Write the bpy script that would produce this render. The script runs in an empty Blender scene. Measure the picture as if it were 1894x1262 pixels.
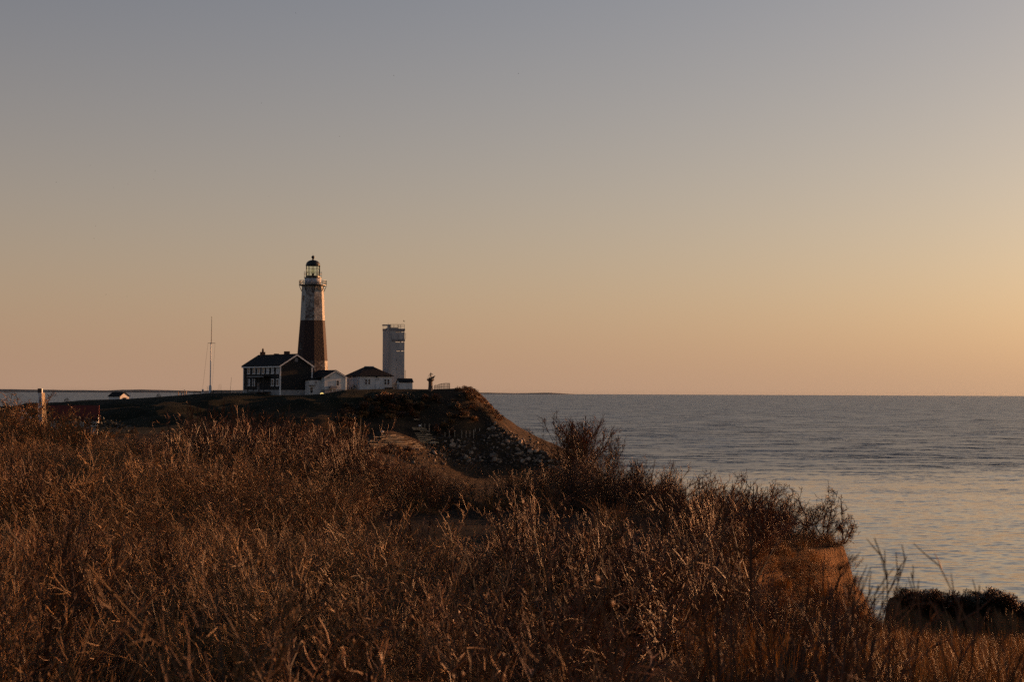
import bpy, math, random
import numpy as np
from mathutils import Matrix, Vector

# ------------------------------------------------------------------ camera, sky, sun, exposure
SC = bpy.context.scene
COL = SC.collection
PW, PH, F = 1894.0, 1262.0, 3157.0          # photograph size and focal length in its pixels
HOR = 727.5                                   # horizon row at the centre column
EYE = Vector((0, 0, 22.0))
rad = math.radians
PITCH = math.atan((HOR - PH / 2) / F)
ROLL = math.atan(8.0 / PW)
CM = Matrix.Rotation(rad(90) + PITCH, 3, 'X') @ Matrix.Rotation(ROLL, 3, 'Z')

cd = bpy.data.cameras.new('camera')
cam = bpy.data.objects.new('camera', cd)
COL.objects.link(cam)
cam.matrix_world = Matrix.Translation(EYE) @ CM.to_4x4()
cd.sensor_width = 36.0
cd.lens = 36.0 * F / PW
cd.clip_start = 0.2
cd.clip_end = 200000.0
cd.dof.use_dof = True
cd.dof.focus_distance = 110.0
cd.dof.aperture_fstop = 4.5
SC.camera = cam

SUN_AZ, SUN_EL = rad(55), rad(7)
world = bpy.data.worlds.new('World')
SC.world = world
world.use_nodes = True
wt = world.node_tree
bg = wt.nodes['Background']
sky = wt.nodes.new('ShaderNodeTexSky')
sky.sky_type = 'NISHITA'
sky.sun_disc = False
sky.sun_elevation = SUN_EL
sky.sun_rotation = SUN_AZ
sky.air_density = 1.0
sky.dust_density = 3.0
sky.ozone_density = 2.0


def wmath(op, a, b=None):
    n = wt.nodes.new('ShaderNodeMath'); n.operation = op
    for i, v in enumerate((a, b)):
        if v is None: continue
        if isinstance(v, (int, float)): n.inputs[i].default_value = v
        else: wt.links.new(v, n.inputs[i])
    return n.outputs[0]


# sky = Nishita (slightly tinted) + a band of warm haze that thins out with height
tc = wt.nodes.new('ShaderNodeTexCoord')
sp = wt.nodes.new('ShaderNodeSeparateXYZ')
wt.links.new(tc.outputs['Generated'], sp.inputs[0])
elev = wmath('MULTIPLY', wmath('ARCSINE', wmath('MAXIMUM', sp.outputs[2], 0.0)), -180 / math.pi / 9.0)
hz = wmath('POWER', math.e, elev)
mul = wt.nodes.new('ShaderNodeMix'); mul.data_type = 'RGBA'; mul.blend_type = 'MULTIPLY'
mul.inputs[0].default_value = 1.0
wt.links.new(sky.outputs[0], mul.inputs[6])
mul.inputs[7].default_value = (0.99, 0.945, 0.985, 1)
hc = wt.nodes.new('ShaderNodeVectorMath'); hc.operation = 'SCALE'
hc.inputs[0].default_value = (4.2, 2.62, 1.80)
wt.links.new(hz, hc.inputs['Scale'])
ad = wt.nodes.new('ShaderNodeVectorMath'); ad.operation = 'ADD'
wt.links.new(mul.outputs[2], ad.inputs[0]); wt.links.new(hc.outputs[0], ad.inputs[1])
wt.links.new(ad.outputs[0], bg.inputs[0])
bg.inputs[1].default_value = 0.07

sl = bpy.data.lights.new('sun', 'SUN')
sl.energy = 5.0
sl.angle = rad(0.6)
sl.color = (1.0, 0.44, 0.18)
so = bpy.data.objects.new('sun', sl)
COL.objects.link(so)
sdir = Vector((math.sin(SUN_AZ) * math.cos(SUN_EL), math.cos(SUN_AZ) * math.cos(SUN_EL), math.sin(SUN_EL)))
so.rotation_euler = sdir.to_track_quat('Z', 'Y').to_euler()
so.location = (60, 40, 80)

SC.view_settings.view_transform = 'Standard'
SC.view_settings.look = 'None'
SC.view_settings.exposure = 0.515
SC.view_settings.gamma = 1.0
SC.view_settings.use_curve_mapping = False
SC.render.engine = 'CYCLES'
SC.cycles.max_bounces = 6
SC.cycles.diffuse_bounces = 2
SC.cycles.glossy_bounces = 3
SC.cycles.transparent_max_bounces = 12
SC.cycles.volume_bounces = 0
SC.cycles.use_denoising = False
SC.cycles.denoiser = 'OPENIMAGEDENOISE'
SC.cycles.use_adaptive_sampling = False
SC.cycles.use_light_tree = False
SC.cycles.sample_clamp_indirect = 0.2
world.cycles.sampling_method = 'MANUAL'
world.cycles.sample_map_resolution = 512

# ------------------------------------------------------------------ helpers


def at(px, row, y):
    """world point seen at photo pixel (px,row) at distance y along the ground"""
    d = CM @ Vector(((px - PW / 2) / F, (PH / 2 - row) / F, -1.0))
    return EYE + d * (y / d.y)


def tag(o, label=None, cat=None, group=None, kind=None):
    if label: o['label'] = label
    if cat: o['category'] = cat
    if group: o['group'] = group
    if kind: o['kind'] = kind
    return o


def empty(name, loc, rz=0.0):
    o = bpy.data.objects.new(name, None)
    o.location = loc
    o.rotation_euler = (0, 0, rz)
    o.empty_display_size = 0.5
    COL.objects.link(o)
    return o


class MB:
    def __init__(self):
        self.v = []; self.f = []; self.m = []; self.mi = 0

    def add(self, vs, fs):
        n = len(self.v)
        self.v += [tuple(p) for p in vs]
        for f in fs:
            self.f.append(tuple(i + n for i in f)); self.m.append(self.mi)
        return self

    def box(self, x0, x1, y0, y1, z0, z1):
        return self.add([(x0, y0, z0), (x1, y0, z0), (x1, y1, z0), (x0, y1, z0), (x0, y0, z1), (x1, y0, z1), (x1, y1, z1), (x0, y1, z1)],
                        [(0, 3, 2, 1), (4, 5, 6, 7), (0, 1, 5, 4), (1, 2, 6, 5), (2, 3, 7, 6), (3, 0, 4, 7)])

    def bar(self, p, q, w, h=None):
        """rectangular bar between two points"""
        p = Vector(p); q = Vector(q); h = h or w
        d = (q - p).normalized()
        s = d.cross(Vector((0, 0, 1)))
        if s.length < 1e-4: s = Vector((1, 0, 0))
        s.normalize(); u = s.cross(d)
        s = s * w / 2; u = u * h / 2
        vs = [p - s - u, p + s - u, p + s + u, p - s + u, q - s - u, q + s - u, q + s + u, q - s + u]
        return self.add(vs, [(0, 1, 2, 3), (7, 6, 5, 4), (0, 4, 5, 1), (1, 5, 6, 2), (2, 6, 7, 3), (3, 7, 4, 0)])

    def tube(self, p, q, r0, r1=None, n=6):
        p = Vector(p); q = Vector(q); r1 = r0 if r1 is None else r1
        d = (q - p).normalized()
        s = d.cross(Vector((0, 0, 1)))
        if s.length < 1e-4: s = Vector((1, 0, 0))
        s.normalize(); u = s.cross(d)
        vs = []
        for c, r in ((p, r0), (q, r1)):
            for k in range(n):
                a = 2 * math.pi * k / n
                vs.append(c + s * (math.cos(a) * r) + u * (math.sin(a) * r))
        fs = [(k, (k + 1) % n, n + (k + 1) % n, n + k) for k in range(n)]
        fs += [tuple(range(n - 1, -1, -1)), tuple(range(n, 2 * n))]
        return self.add(vs, fs)

    def lathe(self, prof, n=24, ph=0.0, caps=True):
        vs = []
        for r, z in prof:
            for k in range(n):
                a = ph + 2 * math.pi * k / n
                vs.append((math.sin(a) * r, -math.cos(a) * r, z))
        fs = []
        for i in range(len(prof) - 1):
            for k in range(n):
                k2 = (k + 1) % n
                fs.append((i * n + k, i * n + k2, (i + 1) * n + k2, (i + 1) * n + k))
        if caps:
            fs.append(tuple(range(n - 1, -1, -1)))
            b = (len(prof) - 1) * n
            fs.append(tuple(range(b, b + n)))
        return self.add(vs, fs)

    def ring(self, r, z, t, n=24):
        for k in range(n):
            a, b = 2 * math.pi * k / n, 2 * math.pi * (k + 1) / n
            self.bar((math.sin(a) * r, -math.cos(a) * r, z), (math.sin(b) * r, -math.cos(b) * r, z), t)
        return self

    def poly(self, pts, th):
        """flat polygon given in 3-D, thickened along its normal by th"""
        pts = [Vector(p) for p in pts]
        nrm = (pts[1] - pts[0]).cross(pts[2] - pts[0]).normalized() * th
        n = len(pts)
        vs = pts + [p + nrm for p in pts]
        fs = [tuple(range(n - 1, -1, -1)), tuple(range(n, 2 * n))] + [(k, (k + 1) % n, n + (k + 1) % n, n + k) for k in range(n)]
        return self.add(vs, fs)

    def build(self, name, mats, parent=None, smooth=False, loc=None, rz=None):
        me = bpy.data.meshes.new(name)
        me.from_pydata([tuple(p) for p in self.v], [], self.f)
        if not isinstance(mats, (list, tuple)): mats = [mats]
        for m in mats: me.materials.append(m)
        if len(mats) > 1: me.polygons.foreach_set('material_index', self.m)
        if smooth: me.polygons.foreach_set('use_smooth', [True] * len(me.polygons))
        me.update()
        o = bpy.data.objects.new(name, me)
        COL.objects.link(o)
        if parent is not None: o.parent = parent
        if loc is not None: o.location = loc
        if rz is not None: o.rotation_euler = (0, 0, rz)
        return o


def copy_tree(o, parent=None):
    c = o.copy()
    COL.objects.link(c)
    c.parent = parent
    for ch in list(o.children): copy_tree(ch, c)
    return c


# ---- materials


def new_mat(name):
    m = bpy.data.materials.new(name)
    m.use_nodes = True
    return m, m.node_tree, m.node_tree.nodes['Principled BSDF']


def nd(t, typ, **kw):
    n = t.nodes.new(typ)
    for k, v in kw.items():
        if k == 'ins':
            for i, x in v.items():
                if hasattr(x, 'type') and hasattr(x, 'links'): t.links.new(x, n.inputs[i])
                else: n.inputs[i].default_value = x
        else: setattr(n, k, v)
    return n


def mathn(t, op, a, b=0.0, clamp=False):
    return nd(t, 'ShaderNodeMath', operation=op, use_clamp=clamp, ins={0: a, 1: b}).outputs[0]


def mixc(t, f, a, b, blend='MIX'):
    n = nd(t, 'ShaderNodeMix', data_type='RGBA', blend_type=blend, ins={0: f, 6: a, 7: b})
    return n.outputs[2]


def c4(c): return (c[0], c[1], c[2], 1.0)


def noise(t, vec, scale, detail=4, rough=0.55):
    return nd(t, 'ShaderNodeTexNoise', ins={'Vector': vec, 'Scale': scale, 'Detail': detail, 'Roughness': rough}).outputs[0]


def ramp(t, f, a, b):
    return nd(t, 'ShaderNodeMapRange', ins={0: f, 1: a, 2: b, 3: 0.0, 4: 1.0}).outputs[0]


def basic(name, col, rough=0.75, col2=None, scale=3.0, lo=0.42, hi=0.62, bump=0.0, bscale=20.0, metal=0.0, spec=0.4, stretch=(1, 1, 1), rnd=0.0):
    """plain procedural surface: two tones mixed by noise, optional relief, optional difference per object"""
    m, t, p = new_mat(name)
    co = nd(t, 'ShaderNodeTexCoord').outputs['Object']
    mp = nd(t, 'ShaderNodeMapping', ins={0: co, 3: stretch}).outputs[0]
    c = nd(t, 'ShaderNodeRGB'); c.outputs[0].default_value = c4(col)
    out = c.outputs[0]
    col2 = col2 or tuple(x * 0.7 for x in col)
    out = mixc(t, ramp(t, noise(t, mp, scale), lo, hi), out, c4(col2))
    if rnd:
        oi = nd(t, 'ShaderNodeObjectInfo').outputs['Random']
        v = nd(t, 'ShaderNodeMapRange', ins={0: oi, 3: 1 - rnd, 4: 1 + rnd}).outputs[0]
        hs = nd(t, 'ShaderNodeHueSaturation', ins={'Color': out, 'Value': v})
        out = hs.outputs[0]
    t.links.new(out, p.inputs['Base Color'])
    p.inputs['Roughness'].default_value = rough
    p.inputs['Metallic'].default_value = metal
    p.inputs['Specular IOR Level'].default_value = spec
    if bump:
        b = nd(t, 'ShaderNodeBump', ins={'Strength': bump, 'Distance': 0.05, 'Height': noise(t, mp, bscale, 5)})
        t.links.new(b.outputs[0], p.inputs['Normal'])
    return m


M = {}
M['white_wall'] = basic('white_clapboard', (0.66, 0.65, 0.63), 0.7, (0.56, 0.55, 0.53), 0.8)
M['white_trim'] = basic('white_trim_paint', (0.72, 0.71, 0.69), 0.6, (0.6, 0.59, 0.57), 2.0)
M['dark_shingle'] = basic('dark_brown_shingle', (0.012, 0.013, 0.014), 0.9, (0.02, 0.02, 0.02), 2.5, bump=0.5, bscale=6, stretch=(1, 1, 4))
M['dark_roof'] = basic('dark_roof_shingle', (0.016, 0.015, 0.016), 0.92, (0.024, 0.022, 0.022), 1.5, bump=0.4, bscale=8, spec=0.15)
M['stone_base'] = basic('whitewashed_foundation', (0.30, 0.30, 0.30), 0.85, (0.22, 0.22, 0.22), 1.2, bump=0.4, bscale=4)
M['glass_dark'] = basic('dark_window_glass', (0.02, 0.022, 0.026), 0.12, (0.03, 0.03, 0.033), 2, spec=0.5)
M['blind'] = basic('pale_window_blind', (0.42, 0.42, 0.42), 0.6, (0.34, 0.34, 0.35), 3)
M['iron'] = basic('black_painted_iron', (0.014, 0.013, 0.012), 0.45, (0.022, 0.018, 0.015), 5)
M['dark_paint'] = basic('dark_door_paint', (0.03, 0.028, 0.028), 0.6)
M['brick_dark'] = basic('chimney_brick', (0.07, 0.035, 0.025), 0.9, (0.045, 0.025, 0.02), 6, bump=0.4, bscale=12)
M['concrete'] = basic('white_painted_concrete', (0.47, 0.455, 0.44), 0.8, (0.35, 0.33, 0.32), 0.5, 0.35, 0.75, bump=0.15, bscale=3, stretch=(1.5, 1.5, 0.25))
M['concrete_dark'] = basic('weathered_concrete_panel', (0.26, 0.245, 0.25), 0.85, (0.19, 0.175, 0.172), 0.8)
M['bronze'] = basic('weathered_bronze', (0.05, 0.036, 0.026), 0.5, (0.035, 0.03, 0.022), 3, metal=0.6)
M['granite'] = basic('brown_granite', (0.10, 0.065, 0.05), 0.7, (0.07, 0.045, 0.035), 2.5, bump=0.3, bscale=6)
M['wood_grey'] = basic('weathered_grey_timber', (0.20, 0.16, 0.12), 0.85, (0.13, 0.10, 0.08), 4, bump=0.4, bscale=12, stretch=(1, 1, 0.2), rnd=0.2)
M['wood_pale'] = basic('pale_sunlit_timber', (0.56, 0.43, 0.27), 0.75, (0.36, 0.26, 0.16), 1.5, bump=0.3, bscale=9, stretch=(0.3, 1, 1), rnd=0.3)  # pale planks; on sign flank and bench legs it stands in for sunlight
M['post_pale'] = basic('pale_fence_timber', (0.40, 0.33, 0.24), 0.8, (0.3, 0.24, 0.17), 3, rnd=0.2)
M['red_roof'] = basic('dull_red_roof', (0.13, 0.022, 0.014), 0.85, (0.09, 0.018, 0.013), 2)
M['red_paint'] = basic('dark_red_emblem', (0.10, 0.014, 0.01), 0.6)
M['blue_paint'] = basic('slate_blue_lettering', (0.06, 0.075, 0.11), 0.6)
M['white_globe'] = basic('white_globe_glass', (0.82, 0.80, 0.76), 0.3)
M['far_land'] = basic('haze_pale_shore', (0.17, 0.15, 0.125), 0.95, (0.12, 0.11, 0.09), 0.002)  # paled so the colour itself carries the distance haze
M['bird'] = basic('dark_plumage', (0.02, 0.019, 0.018), 0.8)
M['rubble'] = basic('shade_dark_rubble', (0.07, 0.052, 0.04), 0.85, (0.035, 0.028, 0.023), 1.5, bump=0.5, bscale=5)  # darkened to paint the shade of the gaps between boulders
M['rock'] = basic('revetment_granite', (0.34, 0.245, 0.165), 0.85, (0.14, 0.10, 0.07), 1.2, 0.4, 0.65, bump=0.6, bscale=5, rnd=0.35)

# lantern glass: old panes that pass most light and catch a little of it
m, t, p = new_mat('lantern_glass')
tr = nd(t, 'ShaderNodeBsdfTransparent', ins={0: (0.93, 0.95, 0.88, 1)})
tl = nd(t, 'ShaderNodeBsdfTranslucent', ins={0: (0.8, 0.8, 0.74, 1)})
mx = nd(t, 'ShaderNodeMixShader', ins={0: 0.006, 1: tr.outputs[0], 2: tl.outputs[0]})
gl = nd(t, 'ShaderNodeBsdfGlossy', ins={'Roughness': 0.02})
fr = nd(t, 'ShaderNodeFresnel', ins={0: 1.08})
mx2 = nd(t, 'ShaderNodeMixShader', ins={0: fr.outputs[0], 1: mx.outputs[0], 2: gl.outputs[0]})
t.links.new(mx2.outputs[0], t.nodes['Material Output'].inputs[0])
M['lantern_glass'] = m

# even yellow glow
m, t, p = new_mat('glowing_yellow')
p.inputs['Base Color'].default_value = (0.9, 0.7, 0.3, 1)
p.inputs['Emission Color'].default_value = (1.0, 0.72, 0.25, 1)
p.inputs['Emission Strength'].default_value = 0.7
M['yellow_glow'] = m

# lighthouse masonry: paint over sandstone courses, worn away by an amount stored per facet
m, t, p = new_mat('worn_painted_sandstone')
uv = nd(t, 'ShaderNodeUVMap').outputs[0]
ob = nd(t, 'ShaderNodeTexCoord').outputs['Object']
br = nd(t, 'ShaderNodeTexBrick', ins={'Vector': uv, 'Color1': (0.5, 0.5, 0.5, 1), 'Color2': (0.85, 0.85, 0.85, 1), 'Mortar': (0.25, 0.25, 0.25, 1), 'Scale': 1.0, 'Mortar Size': 0.03, 'Brick Width': 1.1, 'Row Height': 0.5})
paint = nd(t, 'ShaderNodeAttribute', attribute_name='paint').outputs['Color']
wear = nd(t, 'ShaderNodeAttribute', attribute_name='wear').outputs['Fac']
stone = mixc(t, noise(t, ob, 0.9), (0.075, 0.050, 0.042, 1), (0.14, 0.096, 0.078, 1))
stone = mixc(t, 0.55, stone, br.outputs[0], 'MULTIPLY')
msk = mathn(t, 'ADD', mathn(t, 'MULTIPLY', noise(t, ob, 1.6, 6, 0.65), 0.7), mathn(t, 'MULTIPLY', noise(t, uv, 0.35, 3), 0.5))
msk = ramp(t, mathn(t, 'SUBTRACT', mathn(t, 'ADD', wear, 0.1), msk), -0.12, 0.12)
pc = mixc(t, 0.25, paint, br.outputs[0], 'MULTIPLY')
t.links.new(mixc(t, msk, pc, stone), p.inputs['Base Color'])
p.inputs['Roughness'].default_value = 0.85
bmp = nd(t, 'ShaderNodeBump', ins={'Strength': 0.5, 'Distance': 0.08, 'Height': mathn(t, 'ADD', br.outputs[1], mathn(t, 'MULTIPLY', noise(t, ob, 3, 6), -1.2)), })
bmp.invert = True
t.links.new(bmp.outputs[0], p.inputs['Normal'])
M['tower'] = m

# land: brown sward, lawn on the hill top, bare orange soil where it is steep


def land_mat(name, flat_a, flat_b, steep_a, steep_b, lawn=None):
    m, t, p = new_mat(name)
    g = nd(t, 'ShaderNodeNewGeometry')
    pos = g.outputs['Position']
    nz = nd(t, 'ShaderNodeSeparateXYZ', ins={0: g.outputs['Normal']}).outputs[2]
    n1 = noise(t, pos, 0.25, 5); n2 = noise(t, pos, 3.0, 5, 0.65)
    flat = mixc(t, ramp(t, n1, 0.4, 0.6), c4(flat_a), c4(flat_b))
    if lawn:
        sz = nd(t, 'ShaderNodeSeparateXYZ', ins={0: pos}).outputs
        f = mathn(t, 'MAXIMUM', mathn(t, 'MULTIPLY', ramp(t, mathn(t, 'ADD', sz[2], mathn(t, 'MULTIPLY', n1, 5.0)), 17.5, 22.5), ramp(t, sz[0], -14.0, -24.0)), ramp(t, mathn(t, 'ADD', sz[0], mathn(t, 'MULTIPLY', n1, 20.0)), -32.0, -50.0))
        flat = mixc(t, f, flat, c4(lawn))
    steep = mixc(t, ramp(t, n2, 0.35, 0.65), c4(steep_a), c4(steep_b))
    f = ramp(t, mathn(t, 'ADD', nz, mathn(t, 'MULTIPLY', mathn(t, 'SUBTRACT', n2, 0.5), 0.35)), 0.82, 0.66)
    c = mixc(t, f, flat, steep)
    c = mixc(t, 0.6, c, mixc(t, n2, (0.35, 0.35, 0.35, 1), (1.3, 1.3, 1.3, 1)), 'MULTIPLY')
    t.links.new(c, p.inputs['Base Color'])
    p.inputs['Roughness'].default_value = 0.95
    p.inputs['Specular IOR Level'].default_value = 0.1
    b = nd(t, 'ShaderNodeBump', ins={'Strength': 0.8, 'Distance': 0.25, 'Height': mathn(t, 'ADD', n2, noise(t, pos, 12.0, 4, 0.7))})
    t.links.new(b.outputs[0], p.inputs['Normal'])
    return m


M['bluff'] = land_mat('bluff_soil', (0.026, 0.016, 0.01), (0.055, 0.034, 0.019), (0.17, 0.09, 0.042), (0.30, 0.16, 0.072))
M['headland'] = land_mat('headland_sward', (0.034, 0.023, 0.014), (0.075, 0.046, 0.025), (0.09, 0.056, 0.03), (0.20, 0.112, 0.052), (0.017, 0.018, 0.009))

# sea: a dark body under a rippled, reflecting surface; inshore water lies calmer than the open sea
m, t, p = new_mat('sea_water')
g = nd(t, 'ShaderNodeNewGeometry')
pos = g.outputs['Position']
sx = nd(t, 'ShaderNodeSeparateXYZ', ins={0: pos}).outputs
gust = noise(t, nd(t, 'ShaderNodeMapping', ins={0: pos, 3: (0.0022, 0.0075, 1)}).outputs[0], 1.0, 4)
chop = noise(t, nd(t, 'ShaderNodeMapping', ins={0: pos, 3: (0.016, 0.009, 1)}).outputs[0], 1.0, 9, 0.78)
calm = ramp(t, mathn(t, 'ADD', sx[1], mathn(t, 'MULTIPLY', mathn(t, 'SUBTRACT', gust, 0.5), 420.0)), 400.0, 560.0)


def rip(sx_, sy_, rot, det):
    n = nd(t, 'ShaderNodeTexNoise', ins={'Vector': nd(t, 'ShaderNodeMapping', ins={0: pos, 2: (0, 0, rot), 3: (sx_, sy_, 1)}).outputs[0], 'Scale': 1.0, 'Detail': det, 'Roughness': 0.62})
    return nd(t, 'ShaderNodeVectorMath', operation='SUBTRACT', ins={0: n.outputs['Color'], 1: (0.5, 0.5, 0.5)}).outputs[0]


# wave slopes taken straight from noise, so that far water is as steep as near water
swell = nd(t, 'ShaderNodeVectorMath', operation='SCALE', ins={0: rip(0.045, 0.10, 0.3, 5), 'Scale': mathn(t, 'ADD', 0.28, mathn(t, 'MULTIPLY', calm, 0.72))}).outputs[0]
slope = nd(t, 'ShaderNodeVectorMath', operation='ADD', ins={0: swell, 1: nd(t, 'ShaderNodeVectorMath', operation='SCALE', ins={0: rip(0.40, 0.9, -0.2, 6), 'Scale': 1.1}).outputs[0]}).outputs[0]
amp = mathn(t, 'ADD', 0.45, mathn(t, 'MULTIPLY', calm, mathn(t, 'ADD', 0.9, mathn(t, 'MULTIPLY', gust, 1.9))))
amp = mathn(t, 'MULTIPLY', amp, nd(t, 'ShaderNodeMapRange', ins={0: chop, 1: 0.30, 2: 0.70, 3: 0.05, 4: 2.4}).outputs[0])
sv = nd(t, 'ShaderNodeVectorMath', operation='SCALE', ins={0: slope, 'Scale': amp}).outputs[0]
sv = nd(t, 'ShaderNodeVectorMath', operation='MULTIPLY_ADD', ins={0: sv, 1: (1, 1, 0), 2: (0, 0, 1)}).outputs[0]
sv = nd(t, 'ShaderNodeVectorMath', operation='NORMALIZE', ins={0: sv}).outputs[0]
t.links.new(sv, p.inputs['Normal'])
p.inputs['Base Color'].default_value = (0.028, 0.042, 0.055, 1)
t.links.new(mathn(t, 'ADD', 0.10, mathn(t, 'MULTIPLY', calm, 0.18)), p.inputs['Roughness'])
p.inputs['IOR'].default_value = 1.333
M['sea'] = m


def twig_mat(name, dark, pale, rough=0.6, trans=0.0):
    m, t, p = new_mat(name)
    oi = nd(t, 'ShaderNodeObjectInfo').outputs['Random']
    at_ = nd(t, 'ShaderNodeAttribute', attribute_name='tone').outputs['Fac']
    f = mathn(t, 'POWER', mathn(t, 'ADD', mathn(t, 'MULTIPLY', oi, 0.45), mathn(t, 'MULTIPLY', at_, 0.55)), 1.5)
    c = mixc(t, f, c4(dark), c4(pale))
    t.links.new(c, p.inputs['Base Color'])
    p.inputs['Roughness'].default_value = rough
    p.inputs['Specular IOR Level'].default_value = 0.4
    if trans:
        tl = nd(t, 'ShaderNodeBsdfTranslucent', ins={0: c})
        mx = nd(t, 'ShaderNodeMixShader', ins={0: trans, 1: p.outputs[0], 2: tl.outputs[0]})
        t.links.new(mx.outputs[0], t.nodes['Material Output'].inputs[0])
    return m


M['twig_red'] = twig_mat('reddish_bark', (0.014, 0.0055, 0.0022), (0.25, 0.098, 0.028))
M['twig_tan'] = twig_mat('tan_bark', (0.022, 0.0095, 0.003), (0.46, 0.23, 0.066))
M['grass'] = twig_mat('dry_grass_blades', (0.045, 0.02, 0.005), (0.44, 0.21, 0.048), 0.55, 0.22)
M['dark_leaf'] = twig_mat('dark_evergreen_leaf', (0.016, 0.018, 0.009), (0.04, 0.04, 0.02), 0.6)

# ------------------------------------------------------------------ terrain


def vnoise(x, y, seed=0):
    x = np.asarray(x, float); y = np.asarray(y, float)
    xi = np.floor(x).astype(np.int64); yi = np.floor(y).astype(np.int64)
    fx = x - xi; fy = y - yi
    fx = fx * fx * (3 - 2 * fx); fy = fy * fy * (3 - 2 * fy)

    def hsh(a, b):
        n = (a * 374761393 + b * 668265263 + seed * 1274126177) & 0x7fffffff
        n = ((n ^ (n >> 13)) * 1274126177) & 0x7fffffff
        return ((n ^ (n >> 16)) & 0xffff) / 65535.0
    return (hsh(xi, yi) * (1 - fx) + hsh(xi + 1, yi) * fx) * (1 - fy) + (hsh(xi, yi + 1) * (1 - fx) + hsh(xi + 1, yi + 1) * fx) * fy


def fbm(x, y, seed=0, o=4):
    s = 0; a = 0.5; n = 0
    for k in range(o):
        s = s + a * vnoise(np.asarray(x) * 2 ** k + 17.3 * k, np.asarray(y) * 2 ** k - 9.1 * k, seed + k)
        n += a; a *= 0.5
    return s / n - 0.5


def sstep(a, b, x):
    t_ = np.clip((x - a) / (b - a), 0, 1)
    return t_ * t_ * (3 - 2 * t_)


POLY = np.array([(-140, -30), (30, -30), (30, 22), (16, 25), (9, 26.5), (5.9, 26.8), (4.2, 29), (3.4, 32), (3.5, 35.5), (5.0, 39), (7.0, 41.4), (8.5, 43),
                 (8.1, 45.2), (6.7, 48.5), (5.1, 54), (3.7, 60), (2.4, 64.5), (1.0, 58), (-0.75, 52), (-2.5, 55), (-4.9, 63), (-8.8, 80),
                 (-16.5, 105), (-22.7, 120), (-39, 132), (-70, 136), (-140, 132)], float)


def poly_sd(x, y):
    """signed distance to the plateau outline, positive inside"""
    d = np.full(x.shape, 1e9); ins = np.zeros(x.shape, bool)
    n = len(POLY)
    for i in range(n):
        ax, ay = POLY[i]; bx, by = POLY[(i + 1) % n]
        ex, ey = bx - ax, by - ay
        t_ = np.clip(((x - ax) * ex + (y - ay) * ey) / (ex * ex + ey * ey), 0, 1)
        d = np.minimum(d, np.hypot(x - ax - t_ * ex, y - ay - t_ * ey))
        c = ((ay > y) != (by > y)) & (x < (bx - ax) * (y - ay) / (by - ay + 1e-12) + ax)
        ins ^= c
    return np.where(ins, d, -d)


_cr = [(-300, 790), (-100, 765), (40, 752), (100, 746), (170, 740), (235, 738.5), (290, 735), (330, 732), (390, 727.5), (450, 727), (500, 731), (560, 731.5), (600, 729), (640, 722), (700, 720), (760, 720), (800, 720.5), (850, 718.5), (866, 722), (900, 735)]
CRX = np.array([at(a, b, 412).x for a, b in _cr]); CRZ = np.array([at(a, b, 412).z for a, b in _cr])


def hill(x, y):
    zc = np.interp(x, CRX, CRZ)
    zv = 14.0 - 4.0 * sstep(-70, -30, x) - 7.0 * sstep(-30, -4, x) - 9.0 * sstep(-4, 22, x)
    bump_ = fbm(x / 16, y / 16, 5) * 3.6 + fbm(x / 5, y / 5, 9) * 2.0 + fbm(x / 2, y / 2, 10) * 0.5
    sft = sstep(-46, -30, x)
    f = np.clip((y - 352 - 18 * sft - 6 * fbm(x / 20, y / 50, 3)) / (56.0 - 16 * sft), 0, 1)
    f = 0.35 * f + 0.65 * f * f * (3 - 2 * f)
    mid = np.clip(np.minimum(f, 1 - f) * 4, 0, 1)
    zr = zv + (zc - zv) * f + bump_ * mid + 2.6 * np.exp(-((x + 27) / 7) ** 2 - ((y - 374) / 9) ** 2)
    zr = zr - (zr + 6) * sstep(505, 590, y)
    # seaward slope on the right
    xe = -10.6 + 1.2 * fbm(y / 12, x / 40, 21)
    dx = np.clip(x - xe, -60, 60)
    zs = 22.9 - np.where(dx < 7.2, 1.06 * dx, 7.63 + 0.56 * (dx - 7.2)) + (fbm(x / 6, y / 6, 31) * 2.4 + fbm(x / 2.2, y / 2.2, 33) * 1.0) * np.where(dx > 9, 0.45, 1.0) - 0.8 * sstep(8, 13, dx) * (1 - sstep(20, 26, dx))
    return np.maximum(np.minimum(zr, zs), -6)


def zland(x, y):
    x = np.asarray(x, float); y = np.asarray(y, float)
    s = poly_sd(x + 1.0 * fbm(x / 3, y / 3, 41), y + 1.0 * fbm(x / 3, y / 3, 43))
    zp = 18.5 + 1.7 * fbm(x / 13, y / 15, 1) + 0.3 * fbm(x / 3, y / 3, 2) - 0.25 * sstep(3, 12, x) * (y < 30)
    seaward = sstep(-2.0, 2.2, x - 0.02 * (y - 60))
    k = 0.55 + 2.3 * seaward
    fall = np.clip(-s, 0, None)
    rough = (fbm(x / 1.6, y / 1.6, 51) * 2.8 + fbm(x / 0.5, y / 0.5, 52) * 1.5 + fbm(x / 0.2, y / 0.2, 53) * 0.3) * np.clip(fall * 1.5, 0.08, 1)
    zp = np.where(s > 0, zp, zp - k * fall + rough)
    zh = hill(x, y)
    return np.maximum(np.where(y < 330, zp, -9), np.where(y > 60, np.minimum(zh, 99), zh - 40))


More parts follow.
